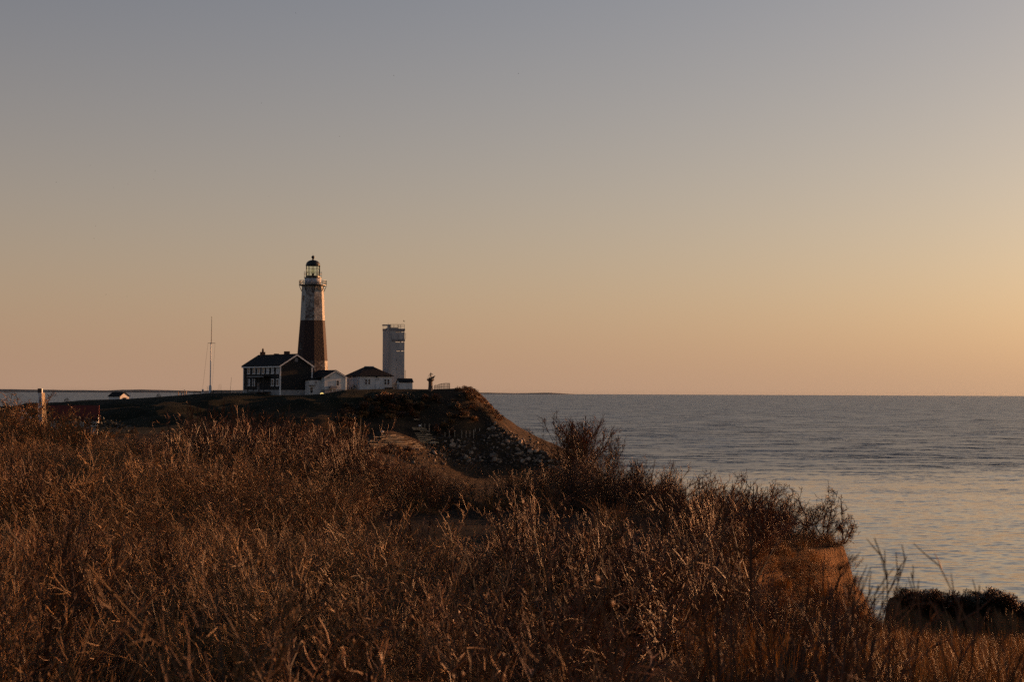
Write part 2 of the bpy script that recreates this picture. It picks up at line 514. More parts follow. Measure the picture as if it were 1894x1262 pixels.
def sheet(name, xs, ys, mat, hole=None):
    X, Y = np.meshgrid(xs, ys)
    Z = zland(X, Y)
    nx, ny = len(xs), len(ys)
    v = np.stack([X, Y, Z], -1).reshape(-1, 3)
    i = np.arange(nx * ny).reshape(ny, nx)
    f = np.stack([i[:-1, :-1], i[:-1, 1:], i[1:, 1:], i[1:, :-1]], -1).reshape(-1, 4)
    if hole:
        c = v[f].mean(1)
        f = f[~((c[:, 0] > hole[0]) & (c[:, 0] < hole[1]) & (c[:, 1] > hole[2]) & (c[:, 1] < hole[3]))]
    me = bpy.data.meshes.new(name)
    me.vertices.add(len(v)); me.vertices.foreach_set('co', v.ravel())
    me.loops.add(f.size); me.loops.foreach_set('vertex_index', f.ravel())
    me.polygons.add(len(f)); me.polygons.foreach_set('loop_start', np.arange(0, f.size, 4)); me.polygons.foreach_set('loop_total', np.full(len(f), 4))
    me.polygons.foreach_set('use_smooth', np.ones(len(f), bool))
    me.update(calc_edges=True)
    me.materials.append(mat)
    o = bpy.data.objects.new(name, me)
    COL.objects.link(o)
    o['kind'] = 'structure'
    return o


sheet('ground', np.arange(-78, 32.1, 0.5), np.arange(-12, 140.1, 0.5), M['bluff'], (2, 15, 28, 68))
sheet('cliff', np.arange(2, 15.01, 0.125), np.arange(28, 68.01, 0.125), M['bluff'])
sheet('headland', np.arange(-270, 42, 1.3), np.arange(140, 600, 1.3), M['headland'])

mb = MB()
mb.add([(-44000, -3000, 0), (44000, -3000, 0), (44000, 48000, 0), (-44000, 48000, 0)], [(0, 1, 2, 3)])
mb.build('sea', M['sea'])['kind'] = 'structure'


def far_strip(name, px0, px1, y, hpx, seed):
    n = 90
    u = y / F
    vs = []; fs = []
    for k in range(n + 1):
        px = px0 + (px1 - px0) * k / n
        c = at(px, 727, y)
        e = min(1, k / 12, (n - k) / 12)
        hh = max(0.2, hpx * u * e * (0.75 + 0.7 * float(fbm(px / 60.0, 0.5, seed))))
        vs += [(c.x, y, -3), (c.x, y + 150, hh), (c.x, y + 2500, hh * 0.9), (c.x, y + 2700, -3)]
    for k in range(n):
        for j in range(3):
            a = k * 4 + j
            fs.append((a, a + 4, a + 5, a + 1))
    o = MB().add(vs, fs).build(name, M['far_land'])
    o['kind'] = 'structure'


far_strip('distant_shore', -400, 640, 33000, 6.6, 3)
far_strip('distant_shore', 640, 1080, 36000, 3.0, 8)

# air: one even, very thin box of haze round everything, so that the far shore pales
m = bpy.data.materials.new('thin_sea_air')
m.use_nodes = True
t = m.node_tree
t.nodes.remove(t.nodes['Principled BSDF'])
pv = nd(t, 'ShaderNodeVolumePrincipled', ins={'Color': (0.6, 0.58, 0.57, 1), 'Density': 0.35e-5, 'Anisotropy': 0.85})
t.links.new(pv.outputs[0], t.nodes['Material Output'].inputs['Volume'])
hzb = MB().box(-45500, 45500, -3500, 49500, -8, 64).build('haze', m)
hzb['kind'] = 'stuff'


# ------------------------------------------------------------------ buildings
D0 = 420.0
U = D0 / F                                     # metres per photo pixel on the headland


def window(parent, x, z, w, h, y, muntins=(1, 1), pane='glass_dark', face='-y', fw=0.13, dep=0.08):
    """framed sash window on a wall plane; face says which local direction it looks"""
    mb = MB(); pm = MB()

    def bx(m_, a0, a1, z0, z1, d0, d1):
        if face == '-y': m_.box(a0, a1, y - d1, y - d0, z0, z1)
        elif face == '+x': m_.box(y + d0, y + d1, a0, a1, z0, z1)
        elif face == '-x': m_.box(y - d1, y - d0, a0, a1, z0, z1)
    bx(mb, x - w / 2, x - w / 2 + fw, z - h / 2, z + h / 2, 0.0, dep)
    bx(mb, x + w / 2 - fw, x + w / 2, z - h / 2, z + h / 2, 0.0, dep)
    bx(mb, x - w / 2 + fw, x + w / 2 - fw, z + h / 2 - fw, z + h / 2, 0.0, dep)
    bx(mb, x - w / 2 - 0.06, x + w / 2 + 0.06, z - h / 2 - 0.05, z - h / 2 + fw, -0.002, dep + 0.05)
    for k in range(muntins[0]):
        xx = x - w / 2 + fw + (w - 2 * fw) * (k + 1) / (muntins[0] + 1)
        bx(mb, xx - 0.02, xx + 0.02, z - h / 2 + fw, z + h / 2 - fw, 0.0, dep * 0.7)
    for k in range(muntins[1]):
        zz = z - h / 2 + fw + (h - 2 * fw) * (k + 1) / (muntins[1] + 1)
        bx(mb, x - w / 2 + fw, x + w / 2 - fw, zz - 0.03, zz + 0.03, 0.0, dep * 0.8)
    wo = mb.build('window', M['white_trim'], parent)
    bx(pm, x - w / 2 + fw, x + w / 2 - fw, z - h / 2 + fw, z + h / 2 - fw, 0.003, 0.025)
    pm.build('pane', M[pane], wo)
    return wo


def gable_body(mb, L, G, z0, ze, zr):
    """walls of a gabled block, ridge along x"""
    mb.add([(-L / 2, -G / 2, z0), (L / 2, -G / 2, z0), (L / 2, G / 2, z0), (-L / 2, G / 2, z0),
            (-L / 2, -G / 2, ze), (L / 2, -G / 2, ze), (L / 2, G / 2, ze), (-L / 2, G / 2, ze), (-L / 2, 0, zr), (L / 2, 0, zr)],
           [(0, 3, 2, 1), (0, 1, 5, 4), (2, 3, 7, 6), (1, 2, 6, 9, 5), (3, 0, 4, 8, 7), (4, 5, 9, 8), (6, 7, 8, 9)])


def gable_roof(mb, L, G, ze, zr, ov, th):
    sl = (zr - ze) / (G / 2)
    for s in (-1, 1):
        a = (-L / 2 - ov, s * (G / 2 + ov), ze - sl * ov + 0.02); b_ = (L / 2 + ov, s * (G / 2 + ov), ze - sl * ov + 0.02)
        c = (L / 2 + ov, 0, zr + 0.02); d = (-L / 2 - ov, 0, zr + 0.02)
        mb.poly([a, b_, c, d] if s < 0 else [b_, a, d, c], th)


# --- lighthouse
LD = 430.0
LU = LD / F
base = at(577, 737, LD)
lh = empty('lighthouse', base)
tag(lh, 'tall tapering octagonal lighthouse, white with a brown band and black-domed lantern', 'lighthouse')


def lz(row): return at(577, row, LD).z - base.z


prof = [(737, 31.8), (681, 28.9), (668, 28.2), (627, 25.4), (593, 22.8), (560, 21.2), (529.5, 20.0)]
PH0 = rad(8 + 6.7)
vs = []; fs = []; uvs = []; paints = []; wears = []
zs = []
rows_sub = []
for (r0, h0), (r1, h1) in zip(prof[:-1], prof[1:]):
    rows_sub.append((r0, h0))
rows_sub.append(prof[-1])
for r, hw in rows_sub:
    for k in range(8):
        a = PH0 + k * math.pi / 4
        R = hw * 1.01 * LU
        vs.append((math.sin(a) * R, -math.cos(a) * R, lz(r)))
# facets by k: facet between vertex k and k+1; k=7 faces the camera left of centre, k=0 right of centre, k=6 far left, k=1 the sunlit one
facet_wear = {6: 0.30, 7: 0.51, 0: 0.48, 1: 0.34, 2: 0.3, 3: 0.4, 4: 0.4, 5: 0.4}
for i in range(len(rows_sub) - 1):
    for k in range(8):
        k2 = (k + 1) % 8
        fs.append((i * 8 + k, i * 8 + k2, (i + 1) * 8 + k2, (i + 1) * 8 + k))
        w0 = rows_sub[i][1] * 0.765 * LU; w1 = rows_sub[i + 1][1] * 0.765 * LU
        za, zb = lz(rows_sub[i][0]), lz(rows_sub[i + 1][0])
        o_ = k * 9.7
        uvs += [(o_ - w0 / 2, za), (o_ + w0 / 2, za), (o_ + w1 / 2, zb), (o_ - w1 / 2, zb)]
        brown = 2 <= i < 4
        paints.append((0.040, 0.020, 0.016) if brown else (0.50, 0.47, 0.42))
        wears.append(0.3 if brown else (facet_wear[k] if i >= 4 else min(0.8, facet_wear[k] + 0.12)))
n = len(vs)
fs.append(tuple(range(n - 8, n))); uvs += [(0, 0)] * 8; paints.append((0.3, 0.3, 0.3)); wears.append(0.3)
me = bpy.data.meshes.new('tower')
me.from_pydata(vs, [], fs)
ul = me.uv_layers.new(name='UVMap')
for i, u_ in enumerate(uvs): ul.data[i].uv = u_
pa = me.color_attributes.new('paint', 'FLOAT_COLOR', 'CORNER')
wa = me.attributes.new('wear', 'FLOAT', 'FACE')
ci = 0
for pi_, pl in enumerate(me.polygons):
    wa.data[pi_].value = wears[pi_]
    for _ in pl.loop_indices:
        pa.data[ci].color = c4(paints[pi_]); ci += 1
me.materials.append(M['tower'])
tw = bpy.data.objects.new('tower', me)
COL.objects.link(tw)
tw.parent = lh

# gallery
zg = lz(529.5)
MB().lathe([(21.5 * LU, zg), (25.6 * LU, zg + 0.12), (25.6 * LU, zg + 0.30), (15 * LU, zg + 0.30)], 32).build('gallery_deck', M['iron'], lh)
for k in range(8):
    a = PH0 + k * math.pi / 4
    s, c = math.sin(a), -math.cos(a)
    r0 = 20.6 * LU
    mb = MB()
    mb.bar((s * r0, c * r0, zg - 1.35), (s * 24.8 * LU, c * 24.8 * LU, zg - 0.03), 0.14)
    mb.bar((s * (r0 - 0.05), c * (r0 - 0.05), zg - 1.5), (s * (r0 - 0.1), c * (r0 - 0.1), zg - 0.05), 0.12)
    mb.build('bracket', M['iron'], lh)


def railing(name, parent, r, z, h, n, bars, t_, rail_t):
    mb = MB()
    for k in range(n):
        a = 2 * math.pi * k / n
        mb.bar((math.sin(a) * r, -math.cos(a) * r, z), (math.sin(a) * r, -math.cos(a) * r, z + h), t_)
    for q in bars: mb.ring(r, z + h * q, rail_t, 32)
    return mb.build(name, M['iron'], parent)


rg = railing('gallery_railing', lh, 25.2 * LU, zg + 0.3, 1.12, 20, (1.0, 0.55), 0.075, 0.06)
mb = MB()
for k in range(60):
    a = 2 * math.pi * k / 60
    r = 25.2 * LU
    mb.bar((math.sin(a) * r, -math.cos(a) * r, zg + 0.3), (math.sin(a) * r, -math.cos(a) * r, zg + 1.38), 0.03)
for k in range(20):
    a, b_ = 2 * math.pi * k / 20, 2 * math.pi * (k + 1) / 20
    r = 25.2 * LU
    mb.bar((math.sin(a) * r, -math.cos(a) * r, zg + 0.35), (math.sin(b_) * r, -math.cos(b_) * r, zg + 1.3), 0.035)
mb.build('baluster_lattice', M['iron'], rg)['kind'] = 'stuff'
# watch room
z0, z1 = zg + 0.3, lz(514.3)
MB().lathe([(15.2 * LU, z0), (15.2 * LU, z1 - 0.12)], 40).build('watch_room', basic('white_watch_room_paint', (0.62, 0.61, 0.62), 0.55, (0.5, 0.47, 0.46), 1.2, bump=0.15, bscale=3), lh, True)
MB().lathe([(15.2 * LU, z1 - 0.12), (16.4 * LU, z1 - 0.05), (16.4 * LU, z1 + 0.1), (12 * LU, z1 + 0.1)], 36).build('lantern_deck', M['iron'], lh)
railing('lantern_railing', lh, 16.2 * LU, z1 + 0.1, 1.55, 12, (0.55,), 0.055, 0.06)
# lantern glazing
zl0, zl1 = z1 + 0.1, lz(491.5)
RL = 12.7 * LU
NP = 10
MB().lathe([(RL + 0.02, zl0), (RL + 0.02, zl0 + 0.42), (RL - 0.2, zl0 + 0.42)], 30).build('lantern_sill', M['iron'], lh)
for q in (0.35, 0.72): MB().ring(RL + 0.01, zl0 + 0.42 + (zl1 - zl0 - 0.42) * q, 0.05, NP).build('glazing_bar', M['iron'], lh)
for k in range(NP):
    a = rad(13) + 2 * math.pi * k / NP; b_ = rad(13) + 2 * math.pi * (k + 1) / NP
    pa_ = (math.sin(a) * RL, -math.cos(a) * RL); pb_ = (math.sin(b_) * RL, -math.cos(b_) * RL)
    MB().add([(pa_[0], pa_[1], zl0 + 0.4), (pb_[0], pb_[1], zl0 + 0.4), (pb_[0], pb_[1], zl1), (pa_[0], pa_[1], zl1)], [(0, 1, 2, 3)]).build('pane', M['lantern_glass'], lh)
    lit = math.sin(a) > 0.85
    MB().bar((pa_[0], pa_[1], zl0 + 0.42), (pa_[0], pa_[1], zl1), 0.17 if lit else 0.11).build('mullion', M['iron'], lh)
# sunlit right lantern post, its brightness painted as a white tube
a = rad(97)
MB().tube((math.sin(a) * RL * 0.93, -math.cos(a) * RL * 0.93, zl0 + 0.3), (math.sin(a) * RL * 0.93, -math.cos(a) * RL * 0.93, zl1 + 0.1), 0.16, 0.16, 10).build('vent_or_lit_post', M['white_trim'], lh)
# lens
lens = MB().lathe([(0.25, zl0 + 0.1), (0.3, zl0 + 0.9), (0.5, zl0 + 1.2), (0.62, zl0 + 1.55), (0.5, zl0 + 1.95), (0.3, zl0 + 2.2), (0.1, zl0 + 2.3)], 14).build('lens', M['lantern_glass'], lh, True)
MB().lathe([(0.3, zl0), (0.22, zl0 + 1.1)], 10).build('lens_pedestal', M['iron'], lh)
# dome
zd = zl1
hd = lz(481) - zd
dp = [(13.4 * LU, zd - 0.05), (13.6 * LU, zd + 0.12), (13.1 * LU, zd + 0.14)]
for k in range(1, 9):
    q = k / 8 * math.pi / 2
    dp.append((max(13.1 * LU * math.cos(q) ** 0.85, 0.28), zd + 0.14 + (hd - 0.14) * math.sin(q)))
MB().lathe(dp, 30).build('dome', M['iron'], lh, True)
zb = zd + hd
MB().lathe([(0.34, zb - 0.1), (0.22, zb + 0.12), (0.2, zb + 0.32), (0.30, zb + 0.4), (0.42, zb + 0.62), (0.42, zb + 0.82), (0.3, zb + 1.02), (0.12, zb + 1.12), (0.03, zb + 1.15)], 14).build('ventilator_ball', M['iron'], lh, True)
MB().tube((0, 0, zb + 1.1), (0, 0, zb + 2.0), 0.025, 0.012, 5).build('lightning_rod', M['iron'], lh)
# tower windows
for k, row, wd, hg in ((6, 553, 0.75, 1.5), (6, 640, 0.75, 1.5)):
    am = PH0 + (k + 0.5) * math.pi / 4
    ap = np.interp(-row, [-r for r, _ in prof], [h_ for _, h_ in prof]) * 1.01 * math.cos(math.pi / 8) * LU
    e = MB().box(-wd / 2, wd / 2, -0.06, 0.10, -hg / 2, hg / 2).build('window', M['glass_dark'], lh)
    e.location = (math.sin(am) * ap, -math.cos(am) * ap, lz(row)); e.rotation_euler = (rad(3.2), 0, am)
    f_ = MB().box(-wd / 2 - 0.1, wd / 2 + 0.1, -0.12, 0.1, -hg / 2 - 0.12, -hg / 2 - 0.005).build('sill', M['stone_base'], e)
am = PH0 + 0.62 * math.pi / 4
ap = 20.2 * 1.01 * math.cos(math.pi / 8) * LU
e = MB().lathe([(0.34, -0.06), (0.34, 0.1)], 16).build('porthole', M['iron'], lh)
e.location = (math.sin(am) * ap, -math.cos(am) * ap, lz(535.5)); e.rotation_euler = (rad(90), 0, am)

# --- keeper's house
TH = rad(-53)
L, G = 18.4, 8.75
corner = at(518, 733, D0 - 9)
R3 = Matrix.Rotation(TH, 3, 'Z')
cen = corner - R3 @ Vector((L / 2, -G / 2, 0))
kh = empty('keepers_house', (cen.x, cen.y, corner.z), TH)
tag(kh, 'large dark-shingled two-storey house with white trim beside the lighthouse', 'house')
zc_ = lambda row: at(518, row, D0 - 9).z - corner.z
ZE, ZR, ZF = zc_(675.5), zc_(655.5), zc_(721.5)
mb = MB(); gable_body(mb, L, G, ZF, ZE, ZR); mb.build('wall', M['dark_shingle'], kh)
MB().box(-L / 2 + 0.06, L / 2 - 0.06, -G / 2 + 0.06, G / 2 - 0.06, -1.6, ZF - 0.004).build('foundation', M['stone_base'], kh)
mb = MB(); gable_roof(mb, L, G, ZE, ZR, 0.42, 0.2)
rf = mb.build('roof', M['dark_roof'], kh)
sl_ = (ZR - ZE) / (G / 2)
for s in (-1, 1):
    for xx in (L / 2 + 0.36, -L / 2 - 0.36):
        MB().bar((xx, s * (G / 2 + 0.42), ZE - sl_ * 0.42 - 0.12), (xx, s * 0.02, ZR - 0.12), 0.16, 0.30).build('rake_board', M['white_trim'], kh)
    MB().box(-L / 2 - 0.40, L / 2 + 0.40, s * (G / 2 + 0.38) - 0.06, s * (G / 2 + 0.38) + 0.06, ZE - sl_ * 0.42 - 0.30, ZE - sl_ * 0.42 - 0.02).build('eave_board', M['white_trim'], kh)
    for e_ in (-1, 1):
        MB().box(e_ * (L / 2) - 0.14, e_ * (L / 2) + 0.14, s * (G / 2) - 0.14, s * (G / 2) + 0.14, -1.2, ZE - 0.32).build('corner_board', M['white_trim'], kh)
fr_ = lambda q: -L / 2 + L * q
zu, zlw = zc_(684.8), zc_(707.7)
for i, q in enumerate((0.145, 0.29, 0.42, 0.545, 0.67, 0.80, 0.933)):
    window(kh, fr_(q), zu, 1.30, 1.75, -G / 2 - 0.003, (0, 1), 'blind' if i >= 4 else 'glass_dark', fw=0.17)
for i, q in enumerate((0.145, 0.285, 0.80, 0.933)):
    window(kh, fr_(q), zlw, 1.30, 1.75, -G / 2 - 0.003, (0, 1), 'blind' if i < 2 else 'glass_dark', fw=0.17)
# porch
zp_ = zc_(697)
x0, x1 = fr_(0.30), fr_(0.745)
MB().box(x0, x1, -G / 2 - 2.0, -G / 2 - 0.02, zp_, zp_ + 0.16).build('porch_roof', M['dark_roof'], kh)
MB().box(x0 - 0.04, x1 + 0.04, -G / 2 - 2.1, -G / 2 - 2.003, zp_ - 0.08, zp_ + 0.13).build('porch_fascia', M['stone_base'], kh)
for q in (0.02, 0.36, 0.7, 0.98):
    xx = x0 + (x1 - x0) * q
    MB().box(xx - 0.08, xx + 0.08, -G / 2 - 1.98, -G / 2 - 1.82, ZF - 0.4, zp_ - 0.003).build('porch_post', M['dark_paint'], kh)
MB().box(x0, x1, -G / 2 - 2.0, -G / 2 - 0.02, ZF - 0.7, ZF - 0.42).build('porch_floor', M['dark_paint'], kh)
for k in range(4):
    MB().box(x0 + 2, x0 + 5.5, -G / 2 - 2.3 - 0.3 * k, -G / 2 - 2.003 - 0.3 * k, -1.4, ZF - 0.62 - 0.2 * k).build('step', M['dark_paint'], kh)
dr = MB().box(fr_(0.42) - 0.5, fr_(0.42) + 0.5, -G / 2 - 0.08, -G / 2 - 0.01, ZF - 0.38, ZF + 1.75).build('door', M['concrete_dark'], kh)
MB().box(fr_(0.42) + 0.3, fr_(0.42) + 0.36, -G / 2 - 0.14, -G / 2 - 0.083, ZF + 0.6, ZF + 0.7).build('handle', M['iron'], dr)
MB().box(fr_(0.42) - 0.3, fr_(0.42) + 0.3, -G / 2 - 0.11, -G / 2 - 0.083, ZF + 0.9, ZF + 1.6).build('pane', M['glass_dark'], dr)
MB().box(L / 2 - 0.01, L / 2 + 0.05, -0.42, 0.42, ZR - 1.75, ZR - 0.95).add([(L / 2 + 0.05, -0.42, ZR - 0.95), (L / 2 + 0.05, 0.42, ZR - 0.95), (L / 2 + 0.05, 0, ZR - 0.6), (L / 2, -0.42, ZR - 0.95), (L / 2, 0.42, ZR - 0.95), (L / 2, 0, ZR - 0.6)], [(0, 1, 2), (0, 2, 5, 3), (1, 4, 5, 2)]).build('gable_vent', M['concrete_dark'], kh)
window(kh, 0.6, ZF - 0.45, 0.75, 0.42, L / 2 - 0.055, (0, 0), 'glass_dark', '+x', 0.06, 0.05)
# chimneys
for xx, ww, hh_, pot in ((-L / 2 + 1.6, 0.95, 0.65, True), (L / 2 - 4.6, 1.2, 0.62, False), (-0.6, 0.8, 0.12, False)):
    ch = MB().box(xx - ww / 2, xx + ww / 2, -0.5, 0.5, ZR - 0.6, ZR + 0.25 + hh_).build('chimney', M['brick_dark'], rf)
    if pot:
        MB().lathe([(0.26, ZR + 0.9), (0.27, ZR + 1.4), (0.2, ZR + 1.5), (0.15, ZR + 1.8)], 10).build('chimney_pot', M['brick_dark'], kh, loc=(xx + 0.1, 0, 0))

# --- small white gabled house
L, G = 7.7, 5.9
D1 = D0 - 2
corner = at(639, 727.5, D1)
cen = corner - R3 @ Vector((L / 2, G / 2, 0))
wh = empty('white_gabled_house', (cen.x, cen.y, corner.z), TH)
tag(wh, 'small white gabled house with dark roof and low side wing at the tower foot', 'house')
zc_ = lambda row: at(625, row, D1).z - corner.z
ZE, ZR, ZF = zc_(697.5), zc_(686), zc_(721)
mb = MB(); gable_body(mb, L, G, ZF, ZE, ZR); mb.build('wall', M['white_wall'], wh)
MB().box(-L / 2 + 0.05, L / 2 - 0.05, -G / 2 + 0.05, G / 2 - 0.05, -1.5, ZF - 0.004).build('foundation', M['stone_base'], wh)
mb = MB(); gable_roof(mb, L, G, ZE, ZR, 0.35, 0.15); mb.build('roof', M['dark_roof'], wh)
sl_ = (ZR - ZE) / (G / 2)
for s in (-1, 1):
    MB().bar((L / 2 + 0.3, s * (G / 2 + 0.35), ZE - sl_ * 0.35 - 0.09), (L / 2 + 0.3, s * 0.02, ZR - 0.09), 0.12, 0.22).build('rake_board', M['white_trim'], wh)
    MB().box(L / 2 - 0.1, L / 2 + 0.04, s * G / 2 - 0.1, s * G / 2 + 0.06, ZF, ZE - 0.1).build('corner_board', M['white_trim'], wh)
window(wh, 0.7, zc_(709), 0.85, 1.35, L / 2 + 0.003, (0, 1), 'glass_dark', '+x', 0.1)
e = MB().box(L / 2 + 0.01, L / 2 + 0.25, -2.0, -1.7, zc_(699.5), zc_(697.8)).build('wall_lamp', M['iron'], wh)
# entrance enclosure on the gable front
MB().box(L / 2 + 0.02, L / 2 + 0.9, -1.75, 0.0, zc_(719), zc_(714.5)).build('equipment_box', M['concrete_dark'], wh)
for yy in (-1.3, -0.15):
    MB().box(L / 2 + 0.75, L / 2 + 0.87, yy, yy + 0.12, zc_(728.5), zc_(719)).build('box_leg', M['white_trim'], wh)
# low wing
w0 = -G / 2 - 3.4
ZW = zc_(704)
MB().box(-L / 2 + 0.4, L / 2 - 1.6, w0, -G / 2 - 0.01, -1.5, ZW).build('wing_wall', M['white_wall'], wh)
mb = MB()
zt = ZE + 0.05
mb.poly([(-L / 2 + 0.2, w0 - 0.3, ZW + 0.02), (L / 2 - 1.3, w0 - 0.3, ZW + 0.02), (L / 2 - 1.3, -G / 2 - 0.02, zt - 0.2), (-L / 2 + 0.2, -G / 2 - 0.02, zt - 0.2)], 0.14)
mb.add([(L / 2 - 1.6, w0, ZW), (L / 2 - 1.6, -G / 2, ZW), (L / 2 - 1.6, -G / 2, zt - 0.2)], [(0, 1, 2)])
mb.build('wing_roof', M['dark_roof'], wh)
window(wh, w0 + 0.62, zc_(722), 1.0, 1.7, L / 2 - 1.6 + 0.003, (0, 1), 'glass_dark', '+x', 0.14)
window(wh, w0 + 1.85, zc_(708), 0.6, 0.9, L / 2 - 1.6 + 0.003, (0, 1), 'glass_dark', '+x', 0.1)
MB().box(L / 2 - 1.6 + 0.005, L / 2 - 0.9, w0 - 0.05, w0 + 1.35, zc_(714), zc_(713)).build('window_hood', M['dark_roof'], wh)

# --- hip roofed white house
W = 8.65
AL = rad(22.6 + 4.8)
D2 = D0 + 2
corner = at(665, 719.8, D2)
R2 = Matrix.Rotation(AL, 3, 'Z')
cen = corner - R2 @ Vector((-W / 2, -W / 2, 0))
hh = empty('hip_roofed_house', (cen.x, cen.y, corner.z), AL)
tag(hh, 'square white one-storey house under a dark hipped roof, left of the concrete tower', 'house')
zc_ = lambda row: at(680, row, D2).z - corner.z
ZE, ZR = zc_(694.5), zc_(678)
MB().box(-W / 2, W / 2, -W / 2, W / 2, -1.0, ZE).build('wall', M['white_wall'], hh)
o_ = W / 2 + 0.45
r_ = 1.05
mb = MB()
zb_ = ZE - 0.08
mb.add([(-o_, -o_, zb_), (o_, -o_, zb_), (o_, o_, zb_), (-o_, o_, zb_), (-r_, -r_ * 0.35, ZR), (r_, -r_ * 0.35, ZR), (r_, r_ * 0.35, ZR), (-r_, r_ * 0.35, ZR),
        (-o_, -o_, zb_ - 0.16), (o_, -o_, zb_ - 0.16), (o_, o_, zb_ - 0.16), (-o_, o_, zb_ - 0.16)],
       [(0, 1, 5, 4), (1, 2, 6, 5), (2, 3, 7, 6), (3, 0, 4, 7), (4, 5, 6, 7), (8, 9, 1, 0), (9, 10, 2, 1), (10, 11, 3, 2), (11, 8, 0, 3), (11, 10, 9, 8)])
hr = mb.build('roof', M['dark_roof'], hh)
MB().box(-r_ - 0.1, r_ + 0.1, -0.42, 0.42, ZR + 0.003, ZR + 0.14).build('ridge_cap', M['white_trim'], hr)
MB().bar((-2.0, -2.9, ZE + 0.75), (-1.3, -1.9, ZE + 1.3), 0.18, 0.18).build('roof_pipe', M['concrete'], hr)
for xx, pr in ((-2.2, 1), (2.95, 1)):
    for d_ in (-0.42, 0.42): window(hh, xx + d_, zc_(706.5), 0.72, 1.5, -W / 2 - 0.003, (0, 1), 'glass_dark', fw=0.11)
dr = MB().box(0.05, 1.05, -W / 2 - 0.06, -W / 2 - 0.003, -0.6, zc_(704)).build('door', M['white_trim'], hh)
MB().box(0.9, 0.97, -W / 2 - 0.12, -W / 2 - 0.063, 0.3, 0.4).build('handle', M['iron'], dr)
for d_ in (0.25, 0.8): window(hh, d_, zc_(702), 0.42, 0.3, -W / 2 - 0.003, (0, 0), 'glass_dark', fw=0.05)
MB().box(0.1, 0.4, -W / 2 - 0.25, -W / 2 - 0.01, zc_(698.5), zc_(696.8)).build('wall_lamp', M['iron'], hh)
MB().box(2.4, 4.25, -W / 2 - 0.9, -W / 2 - 0.02, -0.2, 0.42).build('bench_box', M['dark_paint'], hh)
for yy, ww, h0, h1 in ((-3.0, 0.6, 703, 711.5), (3.0, 0.6, 703, 711.5)):
    window(hh, yy, (zc_(h0) + zc_(h1)) / 2, ww, zc_(h0) - zc_(h1), -W / 2 - 0.003, (0, 1), 'glass_dark', '-x', 0.1)
MB().box(-W / 2 - 0.05, -W / 2 - 0.003, -0.5, 0.6, -0.6, zc_(704)).build('door', M['white_trim'], hh)
for yy in (-1.6, 1.7): MB().box(-W / 2 - 0.25, -W / 2 - 0.01, yy, yy + 0.3, zc_(698.5), zc_(696.8)).build('wall_lamp', M['iron'], hh)
mb = MB()
for k in range(9):
    yy = -3.6 + k * 0.9
    mb.bar((-W / 2 - 1.6, yy, -1.0), (-W / 2 - 1.6, yy, 0.35), 0.09)
for zz in (0.35, -0.15): mb.bar((-W / 2 - 1.6, -3.6, zz), (-W / 2 - 1.6, 3.6, zz), 0.08)
mb.build('ramp_railing', M['wood_grey'], hh)

# --- concrete fire-control tower
W = 4.35
AL = rad(19 + 4)
D3 = D0 + 10
U3 = D3 / F
corner = at(717.5, 722, D3)
R2 = Matrix.Rotation(AL, 3, 'Z')
cen = corner - R2 @ Vector((-W / 2, -W / 2, 0))
ct = empty('concrete_tower', (cen.x, cen.y, corner.z), AL)
tag(ct, 'square white concrete observation tower with slit openings and rooftop railing', 'tower')
zc_ = lambda row: at(730, row, D3).z - corner.z
cmat = M['concrete']
lev = [(722, 637.5, W / 2), (637.5, 635.0, -0.1), (635.0, 633.6, W / 2), (633.6, 631.2, -0.3), (631.2, 614.3, W / 2), (614.3, 613.0, -0.4), (613.0, 612.0, W / 2)]
mb = MB()
lev = [(722, 650.0, W / 2), (650.0, 648.3, 0.05), (648.3, 633.2, W / 2), (633.2, 631.3, -0.25), (631.3, 614.6, W / 2), (614.6, 613.2, -0.3), (613.2, 607.8, W / 2)]
for r0, r1, xr in lev: mb.box(-W / 2, xr, -W / 2, W / 2, zc_(r0) - (1 if r0 == 722 else 0), zc_(r1))
mb.build('shaft', cmat, ct)
for (r0, r1) in ((650.0, 648.3), (633.2, 631.3), (614.6, 613.2)):
    for yy in (-W / 2 + 0.12, 0.3): MB().box(W / 2 - 0.22, W / 2 - 0.06, yy - 0.08, yy + 0.08, zc_(r0), zc_(r1)).build('corner_post', M['concrete_dark'], ct)
    MB().box(W / 2 - 1.15, W / 2 - 1.0, -W / 2 + 0.05, -W / 2 + 0.2, zc_(r0), zc_(r1)).build('corner_post', M['concrete_dark'], ct)
MB().box(-W / 2 - 0.05, W / 2 + 0.08, -W / 2 - 0.10, W / 2 + 0.05, zc_(611.6), zc_(607.8) + 0.03).build('parapet', M['concrete_dark'], ct)
MB().box(-1.45, 0.4, -W / 2 + 0.1, W / 2 - 0.4, zc_(607.8) + 0.033, zc_(606)).build('roof_slab', M['concrete_dark'], ct)
px_ = -W / 2
MB().box(px_ - 0.06, px_ + 0.02, -W / 2 - 0.16, -W / 2 + 0.62, -1, zc_(600.5)).box(px_ + 0.02, px_ + 0.10, -W / 2 - 0.16, -W / 2 - 0.003, -1, zc_(600.5)).build('corner_pilaster', cmat, ct)
MB().box(px_ + 0.1, px_ + 0.55, -W / 2 + 0.05, -W / 2 + 0.8, zc_(607.8), zc_(600.2)).build('hatch_house', M['concrete_dark'], ct)
MB().bar((px_ + 0.1, -W / 2 + 1.0, zc_(601.5)), (px_ - 0.1, W / 2 - 0.6, zc_(600.8)), 0.5, 0.35).build('hatch_lid', M['concrete_dark'], ct)
MB().tube((px_ + 0.15, -W / 2 + 0.5, zc_(600.2)), (px_ + 0.15, -W / 2 + 0.5, zc_(597.3)), 0.05, 0.03).build('vent_or_lit_post', M['iron'], ct)
